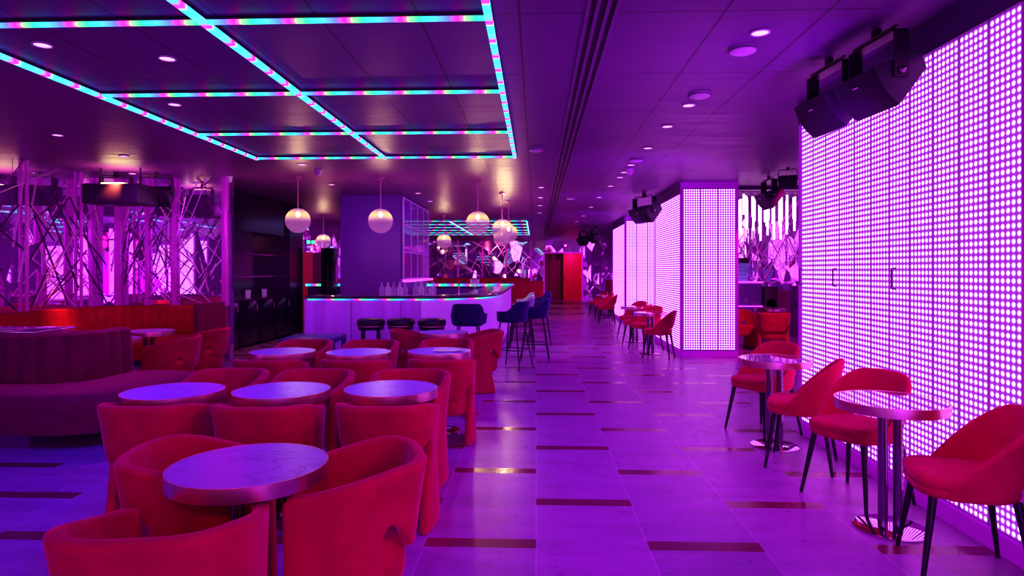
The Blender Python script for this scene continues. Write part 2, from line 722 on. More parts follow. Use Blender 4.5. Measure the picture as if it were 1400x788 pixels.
struct(M().box((XL - .15, Y0 - .15, 0), (XR + .15, Y0, HZ)).build('wall_rear', 'dark_wall'))
w = M()
w.box((XL, Y1, 0), (.38, Y1 + .15, HZ))
w.box((2.35, Y1, 0), (XR, Y1 + .15, HZ))
w.box((.38, Y1, 2.42), (2.35, Y1 + .15, HZ))
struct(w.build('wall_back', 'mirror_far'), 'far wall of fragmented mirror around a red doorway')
w = M()
w.box((.30, Y1 + .9, 0), (2.45, Y1 + 1.0, 2.6))
w.box((.28, Y1 + .15, 0), (.38, Y1 + .9, 2.6))
w.box((2.35, Y1 + .15, 0), (2.45, Y1 + .9, 2.6))
w.box((.28, Y1 + .15, 2.5), (2.45, Y1 + .9, 2.6))
struct(w.build('wall_lobby', 'dark_red'))

# red doorway at the far end
d = thing('doorway', 'tall red doorway with one open leaf at the far end of the aisle', 'doorway', (1.365, Y1, 0))
w = M()
w.box((-.985, -.10, 0), (-.935, .1, 2.42)).box((.935, -.10, 0), (.985, .1, 2.42)).box((-.985, -.1, 2.37), (.985, .1, 2.42))
w.build('door_frame', 'magenta_edge', d)
w = M()
w.box((.0, -.02, .01), (.93, .03, 2.36))
leaf = w.build('door_leaf', 'red_panel', d, bevel=.008)
M().tube([(.06, -.05, .95), (.06, -.05, 1.3)], .012).build('door_handle', 'dark_chrome', leaf)
w = M()
w.box((-.93, .0, .01), (-.42, .05, 2.36))
w.build('side_panel', 'dark_red', d)

# ------------------------------------------------ mirror wall posts and inlay lines
posts = [
    ('wide pink post in the corner where two mirror walls meet', (-6.84, 10.16), .04),
    ('slim pink post on mirror wall, first right of the wide corner post', (-6.38, 10.2), .018),
    ('slim pink post on mirror wall, midway above the orange booth', (-5.92, 10.2), .022),
    ('pink end post of the mirror wall beside the black cabinet', (-5.06, 10.17), .04),
]
for lab, (px, py), wd in posts:
    o = M().box((-wd, -.04, 0), (wd, .04, HZ - .9)).build('mirror_post', 'pink_post', None, (px, py, .9), bevel=.01)
    tag(o, lab, 'post', 'posts on the left mirror walls')
for lab, py in [('pink post on the left side mirror wall, nearest to the camera', 8.5), ('pink post on the left side mirror wall, next to the corner', 9.55)]:
    o = M().box((-.018, -.02, 0), (.018, .02, HZ - .9)).build('mirror_post', 'pink_post', None, (XL + .045, py, .9), bevel=.01)
    tag(o, lab, 'post', 'posts on the left mirror walls')


def inlay(name, mat, lab, n, plane, a0, a1, z0, z1, seed, wd=.0030):
    rnd = random.Random(seed)
    m = M()
    for i in range(n):
        a = rnd.uniform(a0, a1)
        z = rnd.uniform(z0, z1)
        ang = rnd.choice([R(32), R(-35), R(62), R(-60), R(50), R(-48), R(78)]) + rnd.uniform(-.12, .12)
        L = rnd.uniform(.5, 1.5)
        da, dz = math.cos(ang) * L / 2, math.sin(ang) * L / 2
        p, q = [a - da, z - dz], [a + da, z + dz]
        for e in (p, q):
            e[0] = max(a0, min(a1, e[0]))
            e[1] = max(z0, min(z1, e[1]))
        if abs(p[0] - q[0]) + abs(p[1] - q[1]) < .15:
            continue
        t = Vector((q[0] - p[0], q[1] - p[1])).normalized() * 1
        nx, nz = -t.y * wd, t.x * wd
        poly = [(p[0] + nx, p[1] + nz), (q[0] + nx, q[1] + nz), (q[0] - nx, q[1] - nz), (p[0] - nx, p[1] - nz)]
        if plane[0] == 'y':
            m.prism(poly, 'y', plane[1], plane[1] + .012)
        else:
            m.prism(poly, 'x', plane[1], plane[1] + .012)
    o = m.build(name, mat, None, smooth=0)
    struct(o, lab)
    return o


inlay('trim_1', 'brass_inlay', 'bright metal inlay lines across the corner mirror wall', 20, ('y', 10.236), -6.95, -5.1, .95, 2.98, 3)
inlay('trim_2', 'dark_inlay', 'dark inlay lines across the corner mirror wall', 26, ('y', 10.238), -6.95, -5.1, .95, 2.6, 4)
inlay('trim_3', 'brass_inlay', 'bright metal inlay lines across the left mirror wall', 26, ('x', XL + .002), 5.5, 10.2, .95, 2.98, 5)
inlay('trim_4', 'dark_inlay', 'dark inlay lines across the left mirror wall', 24, ('x', XL + .002), 5.5, 10.2, .95, 2.6, 6)
inlay('trim_5', 'brass_inlay', 'bright inlay lines across the far mirror wall', 60, ('y', Y1 - .014), -6.9, .2, 1.2, 2.98, 8, .008)
inlay('trim_6', 'brass_inlay', 'bright inlay lines across the right mirror wall', 50, ('x', XR - .014), 11, 20, 1.0, 2.98, 9, .008)
for k, (px, lab) in enumerate([(-3.95, 'pink post on the far mirror wall, leftmost above the bar'), (-2.7, 'pink post on the far mirror wall, second from left above the bar'),
                               (-1.5, 'pink post on the far mirror wall behind the cluster of globes'), (-.25, 'pink post on the far mirror wall nearest the aisle')]):
    o = M().box((-.035, -.035, 0), (.035, .035, HZ - 1.15)).build('mirror_post', 'pink_post', None, (px, Y1 - .045, 1.15), bevel=.01)
    tag(o, lab, 'post', 'posts on the far mirror wall')

# ------------------------------------------------ LED columns
PITCH = .04


def led_face(parent, origin, du, width, z0, z1, ncol, nd, normal_off, mats=('led_b', 'led_a')):
    """panels side by side; du: unit dir along the width"""
    du = Vector(du)
    n = Vector((0, 0, 1)).cross(du) * -1
    w = width / ncol
    for i in range(ncol):
        a = Vector(origin) + du * (w * i + .006) + n * normal_off
        b = Vector(origin) + du * (w * (i + 1) - .006) + n * normal_off
        me = bpy.data.meshes.new('led_panel')
        me.from_pydata([(a.x, a.y, z0), (b.x, b.y, z0), (b.x, b.y, z1), (a.x, a.y, z1)], [], [(0, 1, 2, 3)])
        uvl = me.uv_layers.new(name='uv')
        nv = round((z1 - z0) / PITCH)
        off = 0.0
        for li, c in enumerate([(0, 0), (nd, 0), (nd, nv), (0, nv)]):
            uvl.data[li].uv = c
        me.materials.append(MAT[mats[i % 2]])
        o = bpy.data.objects.new('led_panel', me)
        COL.objects.link(o)
        o.parent = parent


def led_column(lab, x0, x1, y0, y1, nside, nside_d, nfront, nfront_d, handles=(), front=True):
    cx, cy = (x0 + x1) / 2, (y0 + y1) / 2
    t = thing('led_column', lab, 'LED column', (cx, cy, 0), 0, 'glowing LED pixel columns along the right side')
    hx, hy = (x1 - x0) / 2, (y1 - y0) / 2
    g = .035
    M().box((-hx + g, -hy + g, 0), (hx - g, hy - g, 2.999)).build('core', 'dark_frame', t)
    w = M()
    f = .045
    for sx in (-1, 1):
        for sy in (-1, 1):
            xa, ya = sx * hx, sy * hy
            w.box((min(xa, xa - sx * f), min(ya, ya - sy * f), 0), (max(xa, xa - sx * f), max(ya, ya - sy * f), 2.999))
    w.box((-hx, -hy, 2.90), (hx, hy, 2.999))
    w.box((-hx, -hy, 0), (hx, hy, .10))
    w.build('frame', 'purple_frame', t, bevel=.004)
    M().box((-hx - .012, -hy + .02, 2.80), (-hx + .03, hy - .02, 2.999)).build('fascia', 'dark_frame', t)
    led_face(t, (-hx, hy - f, 0), (0, -1, 0), 2 * hy - 2 * f, .12, 2.80, nside, nside_d, -.022 + .012)
    if front:
        led_face(t, (-hx + f, -hy, 0), (1, 0, 0), 2 * hx - 2 * f, .12, 2.88, nfront, nfront_d, -.022 + .012)
    led_face(t, (hx - f, hy, 0), (-1, 0, 0), 2 * hx - 2 * f, .12, 2.88, nfront, nfront_d, -.022 + .012)
    for (hyy, hz) in handles:
        w = M()
        w.tube([(-hx - .005, hyy, hz - .07), (-hx - .03, hyy, hz - .065), (-hx - .03, hyy, hz + .065), (-hx - .005, hyy, hz + .07)], .006, 8)
        w.build('pull_handle', 'black_metal', t)
    return t


led_column('glowing LED pixel wall beside the two nearest tables on the right', 2.40, 3.40, 3.20, 5.92, 11, 6, 3, 7, [(1.28 - .02, 1.42), (.62, 1.42), (-.22, 1.42)])
led_column('free-standing glowing LED column at mid distance, right of the aisle', 2.47, 3.45, 11.0, 13.4, 9, 6, 3, 7)
led_column('glowing LED column farthest down the aisle', 2.47, 3.45, 17.9, 20.7, 10, 6, 3, 7)
led_column('glowing LED column on the right, behind the camera, seen only in the mirrors', 2.40, 3.40, -4.1, -1.4, 11, 6, 3, 7)
for x0_, lab_ in [(-6.6, 'glowing LED wall panel behind the camera, far left, seen in the mirrors'), (-3.4, 'glowing LED wall panel behind the camera, left of centre, seen in the mirrors'), (-.2, 'glowing LED wall panel behind the camera, right of centre, seen in the mirrors')]:
    t = thing('led_wall_panel', lab_, 'LED panel', (x0_ + 1.25, Y0 + .1, 0), 0, 'LED panels on the wall behind the camera')
    w = M().box((-1.25, -.09, 0), (1.25, 0, .12)).box((-1.25, -.09, 2.85), (1.25, 0, 2.999)).box((-1.25, -.09, .12), (-1.21, 0, 2.85)).box((1.21, -.09, .12), (1.25, 0, 2.85))
    w.build('frame', 'purple_frame', t)
    led_face(t, (1.2, -.03, 0), (-1, 0, 0), 2.4, .13, 2.84, 8, 7, .0, ('led_c', 'led_c'))
o = M().box((-.12, -.35, 0), (.3, .35, 2.999)).build('wall_pier', 'dark_frame', None, (2.56, 2.84, 0))
struct(o, 'dark pier at the near end of the LED wall')
M().box((-.135, .3, .1), (-.1, .335, 2.9)).build('edge_light', 'purple_frame', o)

# ================================================================== CEILING LIGHT STRIPS
def strip(lab, p, q, grp):
    (xa, ya), (xb, yb) = p, q
    across = abs(xb - xa) > abs(yb - ya)
    L = abs(xb - xa) if across else abs(yb - ya)
    cx, cy = (xa + xb) / 2, (ya + yb) / 2
    t = thing('light_strip', lab, 'light strip', (cx, cy, 3.0), 0, grp)
    hw = .045
    if across:
        M().box((-L / 2, -.024, -.018), (L / 2, .024, -.001)).build('channel', 'slot_black', t)
        M().box((-L / 2 + .0, -.014, -.042), (L / 2, .014, -.019)).build('diffuser', 'rainbow_x', t)
    else:
        M().box((-.026, -L / 2, -.018), (.026, L / 2, -.001)).build('channel', 'slot_black', t)
        M().box((-.022, -L / 2, -.048), (.022, L / 2, -.019)).build('diffuser', 'rainbow_y', t)
    return t


g1 = 'rainbow light strips of the near ceiling grid'
strip('rainbow strip running lengthwise, right edge of the near ceiling grid', (-.28, 1.2), (-.28, 8.36), g1)
strip('rainbow strip running lengthwise through the middle of the near ceiling grid', (-2.0, 1.2), (-2.0, 8.36), g1)
strip('rainbow strip running lengthwise, left edge of the near ceiling grid', (-3.72, 1.2), (-3.72, 8.36), g1)
names = ['behind the camera', 'nearest one in view', 'second one', 'third one', 'far end edge above the globes']
for k, yy in enumerate([2.2, 3.76, 5.3, 6.85, 8.33]):
    if k == 0:
        continue
    strip('rainbow strip running across the near ceiling grid, ' + names[k], (-3.72, yy), (-.28, yy), g1)
g2 = 'rainbow light strips of the far ceiling grid'
strip('rainbow strip running lengthwise, right edge of the far ceiling grid', (-.28, 19.0), (-.28, 26.1), g2)
strip('rainbow strip running lengthwise, middle of the far ceiling grid', (-2.6, 19.0), (-2.6, 26.1), g2)
strip('rainbow strip running lengthwise, left edge of the far ceiling grid', (-5.2, 19.0), (-5.2, 26.1), g2)
for k, yy in enumerate([19.0, 20.4, 21.8, 23.3, 24.8, 26.1]):
    strip('rainbow strip across the far ceiling grid, %s' % ['nearest edge', 'second from the near edge', 'third from the near edge', 'fourth from the near edge', 'fifth from the near edge', 'farthest edge'][k], (-5.2, yy), (-.28, yy), g2)

# slot diffuser
t = thing('air_diffuser', 'long linear slot air diffuser running down the ceiling', 'air vent', (.385, 12, 3.0))
w = M()
for x in (-.085, -.03, .03, .085):
    w.box((x - .012, -11, -.012), (x + .012, 14.5, -.001))
w.build('blades', 'slot_metal', t)
M().box((-.088, -11, -.005), (.088, 14.5, -.0008)).build('slots', 'slot_black', t)

# ceiling downlights
dl = thing('ceiling_downlight', 'x', 'downlight', (0, 0, 0))
M().lathe([(.050, -.001), (.062, -.002), (.064, -.010), (.052, -.012), (.050, -.001)], 24).build('trim_ring', 'white_plastic', dl)
M().lathe([(0, -.006), (.05, -.006), (.05, -.002)], 20).build('lens', 'lens_pink', dl)
snap(dl)
used = [False]
row = lambda i: ['nearest', 'second', 'third', 'fourth', 'fifth', 'sixth', 'seventh', 'eighth', 'ninth', 'tenth', 'eleventh', 'twelfth', 'thirteenth'][i]
for i, (x, y) in enumerate([(1.43, 4.12), (1.40, 5.90), (1.38, 6.75), (1.38, 7.93), (1.36, 9.18), (1.35, 9.85), (1.36, 10.38), (1.33, 11.44), (1.30, 13.2), (1.3, 15.2), (1.3, 17.6), (1.25, 19.6)]):
    place(dl, used, (x, y, 3.0), 0, '%s round downlight of the row above the right-hand aisle' % row(i), 'downlights over the right-hand aisle')
for i, (x, y) in enumerate([(.09, 11.59), (.09, 13.19), (.09, 14.8), (.09, 16.65)]):
    place(dl, used, (x, y, 3.0), 0, '%s small downlight of the row left of the slot diffuser' % row(i), 'downlights over the bar stools')
for i, (x, y) in enumerate([(-2.31, 12.36), (-2.31, 13.79), (-2.3, 15.22), (-3.6, 11.06)]):
    place(dl, used, (x, y, 3.0), 0, ['first', 'second', 'third', 'lone left'][i] + ' small downlight over the bar beside the dark column', 'downlights over the bar')
for i, (x, y) in enumerate([(-3.32, 4.16), (-2.64, 4.46), (-3.30, 5.69), (-5.35, 6.92)]):
    place(dl, used, (x, y, 3.0), 0, ['purple disc downlight near the top left corner of the photo', 'purple disc downlight between the first and second cross strips', 'purple disc downlight just inside the left edge of the light grid', 'thin purple downlight left of the light grid'][i], 'downlights over the lounge')
for i, (x, y) in enumerate([(-5.45, 8.22), (-6.3, 9.7), (-3.34, 8.97)]):
    o = place(dl, used, (x, y, 3.0), 0, ['downlight on the ceiling left of the light grid, near the mirror wall', 'warm downlight glowing close to the corner mirror', 'downlight beyond the left corner of the light grid'][i], 'downlights near the mirror corner')

dd = thing('ceiling_sensor', 'x', 'smoke detector', (0, 0, 0))
M().lathe([(0, -.035), (.06, -.034), (.085, -.024), (.095, -.002), (.095, -.0005)], 28).build('cover', 'white_plastic', dd)
M().lathe([(.097, -.018), (.1, -.016), (.1, -.010), (.097, -.008)], 28).build('vent_ring', 'dark_frame', dd)
snap(dd)
used = [False]
for (x, y, lab) in [(0.0, 7.98, 'white round smoke detector just right of the light grid corner'), (.72, 13.35, 'white round smoke detector right of the slot diffuser, further away'),
                    (1.42, 4.43, 'purple-lit round sensor disc beside the nearest right downlight'), (1.41, 5.55, 'round sensor disc between first and second right-hand downlights'), (1.37, 8.76, 'round sensor disc farther along the right-hand row')]:
    place(dd, used, (x, y, 3.0), 0, lab, 'smoke detectors and sensors on the ceiling')

cm = thing('security_camera', 'x', 'security camera', (0, 0, 0))
M().lathe([(0, -.03), (.055, -.03), (.06, -.02), (.06, -.0005)], 24).build('mount', 'white_plastic', cm)
M().lathe([(0, -.10), (.025, -.095), (.042, -.075), (.05, -.05), (.05, -.03)], 24).build('dome', 'white_plastic', cm)
snap(cm)
used = [False]
for (x, y, lab) in [(-4.96, 10.1, 'white dome security camera at the end of the mirror wall'), (-3.28, 9.46, 'white dome security camera between the light grid and the globes'),
                    (1.40, 9.57, 'white dome security camera in the right-hand row of downlights')]:
    place(cm, used, (x, y, 3.0), 0, lab, 'dome cameras on the ceiling')

# ================================================================== GLOBE PENDANTS
pg = thing('globe_pendant', 'x', 'pendant light', (0, 0, 0))
M().lathe([(0, -.0), (.06, -.001), (.06, -.02), (.02, -.03), (0, -.03)], 24).build('canopy', 'rose_metal', pg)
M().tube([(0, 0, -.02), (0, 0, -.52)], .009, 10).build('rod', 'rose_metal', pg)
prof = [(.2 * math.sin(a), -.2 * math.cos(a)) for a in [PI * i / 28 for i in range(0, 29)]]
prof = [(max(0, r), z) for r, z in prof]
gl = M().lathe(prof, 48).build('globe', 'globe', pg, (0, 0, -.71), smooth=80)
M().lathe([(0, .05), (.012, .048), (.03, .02), (.034, 0), (.03, -.02), (.015, -.036), (0, -.04)], 16).build('bulb', 'warm_lamp', gl, (0, 0, .10), smooth=80)
snap(pg)
used = [False]
globes = [(-3.86, 10.18, 'clear beaded globe pendant, leftmost, in front of the black cabinet'), (-2.54, 10.31, 'clear beaded globe pendant in front of the dark column'),
          (-.99, 10.79, 'clear beaded globe pendant over the curved end of the bar'), (-.66, 12.42, 'bright globe pendant, front one of the overlapping cluster'),
          (-.60, 13.85, 'globe pendant half hidden behind the bright front globe'), (-.86, 15.8, 'globe pendant peeking out left behind the cluster'),
          (-2.52, 17.34, 'small distant globe pendant right of the dark column'), (-5.85, 17.3, 'small distant globe pendant left of the dark column')]
for x, y, lab in globes:
    place(pg, used, (x, y, 3.0), 0, lab, 'globe pendants hanging around the bar')
    ld = bpy.data.lights.new('globe_light', 'POINT')
    ld.energy = 34
    ld.color = (1, .75, .36)
    ld.shadow_soft_size = .035
    lo = bpy.data.objects.new('globe_light', ld)
    COL.objects.link(lo)
    lo.location = (x, y, 2.30)

# ================================================================== TUB CHAIR
plan = plan_curve([(0, -.25), (.105, -.247), (.192, -.208), (.245, -.12), (.264, 0), (.260, .11), (.240, .20), (.218, .245)])


def tub_pt(s, z, side, out):
    p, n = plan(abs(s))
    back = 1 - sstep(.25, .9, abs(s))
    fl = 0
    if abs(s) < 1e-6:
        n = Vector((0, -1))
    if z > .36:
        fl = (.012 + .045 * back) * ((z - .36) / .40) ** 1.2
    else:
        fl = .018 * ((.36 - z) / .36)
    q = p + n * (fl + out)
    return Vector((side * q.x, q.y, z))


def tub_top(s):
    return .735 - .075 * sstep(.30, .95, s)


ARCH = [(0.0, .355), (.11, .385), (.23, .42), (.34, .452), (.43, .470), (.485, .46)]  # z, s of leg's rear edge


def leg_edge(z):
    for (z0, s0), (z1, s1) in zip(ARCH, ARCH[1:]):
        if z <= z1:
            t = (z - z0) / (z1 - z0)
            return s0 + (s1 - s0) * t
    return ARCH[-1][1]


def tub_bot(s):
    # underside of the back shell: rises to the arch crown close to the leg
    if s < .25:
        return .40
    t = min(1, (s - .25) / .19)
    return .40 + .125 * math.sin(t * PI / 2) ** 1.3 if s < .455 else .505


def tub_shell(thick):
    m = M()
    for side in (-1, 1):
        # back columns
        S1 = [0, .05, .10, .15, .20, .25, .285, .32, .35, .38, .41, .435, .46]
        S2n = 8
        rows = [0, .06, .2, .4, .6, .8, .93, 1]
        cols = []
        for s in S1:
            b, tp = tub_bot(s), tub_top(s)
            if s == .46:
                b = .50
            cols.append([tub_pt(s, b + (tp - b) * r, side, 0) for r in rows])
        legrows = [0, .03, .1, .18, .27, .36, .44]
        nleg = 8
        fr = [0, .06, .16, .3, .45, .6, .75, .87, .95, 1]
        for i, fx in enumerate(fr):
            col = []
            for z in legrows:
                sl = leg_edge(z)
                send = 1.0
                col.append(tub_pt(sl + (send - sl) * fx, z, side, 0))
            s = .46 + (1 - .46) * fx
            tp = tub_top(s)
            if i == len(fr) - 1:
                tp -= .03
            elif i == len(fr) - 2:
                tp -= .008
            up = [tub_pt(s, .50 + (tp - .50) * r, side, 0) for r in rows]
            if i == 0:
                cols[-1] = up
            cols.append(('L', col, up))
        vs, fs, idx = [], [], []
        for c in cols:
            if isinstance(c, tuple):
                base = len(vs)
                vs += c[1] + c[2]
                idx.append(('L', base, len(c[1])))
            else:
                base = len(vs)
                vs += c
                idx.append(('B', base, 0))
        nr = len(rows)
        for a, b in zip(idx, idx[1:]):
            ba, bb = a[1] + a[2], b[1] + b[2]
            if a[0] == 'B' and b[0] == 'L':
                continue
            for k in range(nr - 1):
                fs.append((ba + k, bb + k, bb + k + 1, ba + k + 1))
            if a[0] == 'L' and b[0] == 'L':
                nl = a[2]
                for k in range(nl):
                    fs.append((a[1] + k, b[1] + k, b[1] + k + 1, a[1] + k + 1))
        # (vertex row nl is the first upper row since stored contiguously)
        if side < 0:
            fs = [tuple(reversed(f)) for f in fs]
        m.add(vs, fs)
    return m


def make_tub(label):
    t = thing('tub_chair', label, 'chair', (0, 0, 0), 0, 'red velvet tub chairs around the lounge tables')
    tub_shell(.05).build('shell', 'red_velvet', t, smooth=60, solid=-.052, sub=1)
    # seat
    loops = []
    ss = [i / 14 for i in range(15)]
    ring = [plan(s * .90)[0] for s in ss]
    right = [Vector((p.x, p.y)) for p in ring]
    outline = [Vector((-p.x, p.y)) for p in reversed(right)] + right[1:]
    # front edge
    fx = right[-1].x
    fy = right[-1].y
    nfront = 8
    for k in range(1, nfront):
        a = k / nfront
        outline.append(Vector((fx * (1 - 2 * a), fy - .05 + .03 * math.sin(PI * a))))
    c = Vector((0, 0))
    for z, sc_ in [(.25, .70), (.26, .80), (.30, .845), (.40, .85), (.435, .83), (.452, .78), (.458, .6), (.459, .3)]:
        loops.append([(p.x * sc_, p.y * sc_ - .005, z) for p in outline])
    M().loft(loops).build('seat', 'red_velvet', t, smooth=60)
    return snap(t)


tub = make_tub('x')
used = [False]
tubs = [
    (-1.15, 1.96, 8, 'red velvet tub chair in the bottom left corner, back to the camera'),
    (-1.38, 2.60, -80, 'red velvet tub chair on the left of the nearest marble table'),
    (-.75, 2.53, 109, 'red velvet tub chair on the right of the nearest marble table, turned sideways'),
    (-2.17, 3.63, 0, 'red tub chair seen from behind, left one of the second row'),
    (-1.53, 3.63, 0, 'red tub chair seen from behind, middle one of the second row'),
    (-.85, 3.68, 0, 'red tub chair seen from behind at the aisle end of the second row'),
    (-2.24, 4.46, 180, 'red tub chair facing the camera behind the marble table by the sofa'),
    (-1.60, 4.46, 180, 'red tub chair facing the camera behind the middle marble table'),
    (-.90, 4.48, 180, 'red tub chair facing the camera behind the aisle-side marble table of the first row'),
    (-2.27, 5.40, 0, 'red tub chair seen from behind before the left table of the next row'),
    (-1.53, 5.42, 0, 'red tub chair seen from behind before the middle table of the next row'),
    (-.80, 5.48, 0, 'red tub chair seen from behind before the aisle-side table of the next row'),
    (-2.42, 6.50, 180, 'red tub chair facing the camera behind the left table of the next row'),
    (-1.72, 6.50, 180, 'red tub chair facing the camera behind the middle table of the next row'),
    (-.94, 6.62, 180, 'red tub chair facing the camera behind the table with the menu'),
    (-.70, 7.85, 100, 'red tub chair nearest the bar stools, turned sideways at the aisle edge'),
    (-1.54, 7.95, -75, 'red tub chair left of the farthest lounge table near the bar'),
    (-4.08, 6.98, 105, 'red tub chair beside the end of the dark sofa, facing the booth'),
    (-4.25, 8.0, 98, 'red tub chair next to the end of the mirror wall, facing the booth'),
]
for x, y, a, lab in tubs:
    place(tub, used, (x, y, 0), R(a), lab)
for x, y, a, lab in [(3.85, 12.2, 200, 'red tub chair in the alcove, beside the LED column edge'), (4.25, 11.6, -15, 'red tub chair seen from behind in the alcove below the glowing tubes')]:
    dup(tub, (x, y, 0), R(a), lab)

# ================================================================== LOUNGE TABLES
def make_table(label, top, rim, r=.29):
    t = thing('round_table', label, 'table', (0, 0, 0))
    M().lathe([(0, .688), (r - .006, .688), (r - .006, .737), (0, .737)], 64).build('table_top', top, t)
    M().lathe([(r - .006, .684), (r, .684), (r + .001, .71), (r, .7385), (r - .006, .7385), (r - .006, .684)], 64).build('rim', rim, t, smooth=40)
    for sx in (-1, 1):
        M().tube([(sx * .04, 0, .01), (sx * .04, 0, .69)], .026, 20).build('leg', 'dark_chrome', t)
    M().lathe([(0, 0), (.195, 0), (.195, .009), (.185, .014), (0, .016)], 56).build('base_plate', 'chrome', t)
    return snap(t)


tb = make_table('x', 'white_marble', 'rose_metal')
used = [False]
gt = 'round white marble tables of the lounge'
for x, y, a, lab in [(-1.09, 2.38, 20, 'round white marble table nearest to the camera'), (-2.22, 3.82, 10, 'round marble table beside the dark sofa, first row'),
                     (-1.567, 3.87, 15, 'round marble table in the middle of the first row'), (-.909, 3.96, 5, 'round marble table at the aisle end of the first row'),
                     (-2.32, 5.74, 5, 'round marble table on the left of the second table row'), (-1.61, 5.72, 5, 'round marble table in the middle of the second table row'),
                     (-.889, 5.82, 5, 'round marble table with an open menu on it'), (-1.11, 7.62, 5, 'round marble table nearest the bar, between two tub chairs'),
                     (-4.76, 7.65, 10, 'small dark round table in front of the orange booth'), (-4.62, 6.75, 10, 'small table half hidden behind the end of the dark sofa')]:
    place(tb, used, (x, y, 0), R(a), lab, gt)

tm = make_table('x', 'mirror_top', 'rose_metal')
used = [False]
gt2 = 'mirror-topped cafe tables along the LED columns'
for x, y, a, lab in [(2.02, 3.71, -8, 'mirror-topped cafe table nearest the camera on the right'), (2.0, 5.42, -12, 'mirror-topped cafe table, second from the camera on the right'),
                     (2.03, 11.4, 0, 'cafe table in front of the mid-distance LED column, nearer of two'), (2.05, 13.3, 0, 'cafe table beside the mid-distance LED column, farther of two'),
                     (2.1, 19.6, 0, 'cafe table beside the farthest LED column'), (4.6, 12.7, 0, 'round table in the alcove behind the tub chairs')]:
    place(tm, used, (x, y, 0), R(a), lab, gt2)

# open menu on a table
me_ = thing('menu', 'open glossy menu lying on a marble table', 'menu', (-.80, 5.80, .7385), R(12))
w = M()
w.add([(0, -.09, .002), (.13, -.085, .012), (.13, .085, .012), (0, .09, .002), (0, -.09, .004), (.13, -.085, .014), (.13, .085, .014), (0, .09, .004)],
      [(0, 1, 2, 3), (4, 5, 6, 7), (0, 1, 5, 4), (1, 2, 6, 5), (2, 3, 7, 6), (3, 0, 4, 7)])
w.build('right_page', 'menu_print', me_)
w = M()
w.add([(0, -.09, .002), (-.13, -.085, .010), (-.13, .085, .010), (0, .09, .002), (0, -.09, .004), (-.13, -.085, .012), (-.13, .085, .012), (0, .09, .004)],
      [(0, 1, 2, 3), (4, 5, 6, 7), (0, 1, 5, 4), (1, 2, 6, 5), (2, 3, 7, 6), (3, 0, 4, 7)])
w.build('left_page', 'menu_print', me_)

# ================================================================== DINING CHAIRS (right)
dplan = plan_curve([(0, -.225), (.09, -.222), (.17, -.19), (.225, -.12), (.245, -.02), (.242, .07), (.232, .12)])


def dchair(label):
    t = thing('dining_chair', label, 'chair', (0, 0, 0), 0, 'red velvet dining chairs along the LED columns')
    # cushion
    out = []
    N = 40
    for i in range(N):
        a = 2 * PI * i / N
        c, s = math.cos(a), math.sin(a)
        e = 2 / 3.4
        x = .232 * abs(c) ** e * (1 if c > 0 else -1)
        y = .225 * abs(s) ** e * (1 if s > 0 else -1) + .01
        x *= 1 + .06 * (y / .22)
        out.append((x, y))
    loops = []
    for z, k in [(.405, .90), (.41, .96), (.425, .985), (.445, .985), (.45, .97), (.453, .985), (.47, 1.0), (.488, .985), (.498, .94), (.503, .8), (.506, .4)]:
        loops.append([(x * k, y * k, z) for x, y in out])
    M().loft(loops).build('seat', 'coral_velvet', t, smooth=50)
    # wrap-around back
    m = M()
    S = [0, .1, .2, .3, .4, .5, .6, .7, .78, .86, .93, 1]
    rows = [0, .1, .3, .5, .7, .9, 1]
    for side in (-1, 1):
        vs, fs = [], []
        for s in S:
            p, n = dplan(s)
            if s == 0:
                n = Vector((0, -1))
            zt = .815 - .012 * (s / .3) ** 2 if s < .3 else .803 - .363 * ((s - .3) / .7) ** 1.15
            zb = .565 - .16 * sstep(.20, .5, s)
            if s > .62:
                zb = .405
            zt = max(zt, zb + .03)
            for r in rows:
                z = zb + (zt - zb) * r
                fl = .075 * max(0, (z - .42) / .4) ** 1.1 * (1 - .6 * sstep(.3, 1, s))
                q = p + n * fl
                vs.append((side * q.x, q.y, z))
        nr = len(rows)
        for i in range(len(S) - 1):
            for k in range(nr - 1):
                f = (i * nr + k, (i + 1) * nr + k, (i + 1) * nr + k + 1, i * nr + k + 1)
                fs.append(f if side > 0 else tuple(reversed(f)))
        m.add(vs, fs)
    m.build('backrest', 'coral_velvet', t, smooth=60, solid=-.034, sub=1)
    for sx in (-1, 1):
        for sy in (-1, 1):
            M().tube([(sx * .175, sy * .165, .415), (sx * .235, sy * .225, 0.001)], [.020, .0105], 14).build('leg', 'black_metal', t)
    return snap(t)


dc = dchair('x')
used = [False]
for x, y, a, lab in [
    (2.085, 3.20, 73, 'red velvet chair nearest the camera on the right, side view'),
    (2.07, 4.20, 117, 'red velvet chair behind the nearest mirror-topped table'),
    (2.02, 4.93, 62, 'red velvet chair in front of the second mirror-topped table, seen from its back'),
    (2.07, 5.90, 117, 'red velvet chair behind the second mirror-topped table'),
    (2.07, 10.85, 68, 'red velvet chair in front of the mid-distance tables, seen from its side'),
    (2.05, 12.0, 117, 'red velvet chair just behind the nearer mid-distance table'),
    (2.0, 12.75, 65, 'red velvet chair in front of the farther mid-distance table'),
    (2.08, 13.9, 117, 'red velvet chair behind the farther mid-distance table'),
    (1.98, 17.9, 80, 'red velvet chair of the distant group, nearest one'),
    (1.98, 18.8, 95, 'red velvet chair of the distant group, middle one'),
    (1.98, 20.4, 110, 'red velvet chair of the distant group, farthest one'),
]:
    place(dc, used, (x, y, 0), R(a), lab)

# ================================================================== BAR STOOLS
sp = plan_curve([(0, -.20), (.08, -.197), (.138, -.172), (.19, -.10), (.235, 0), (.25, .08), (.245, .14)])


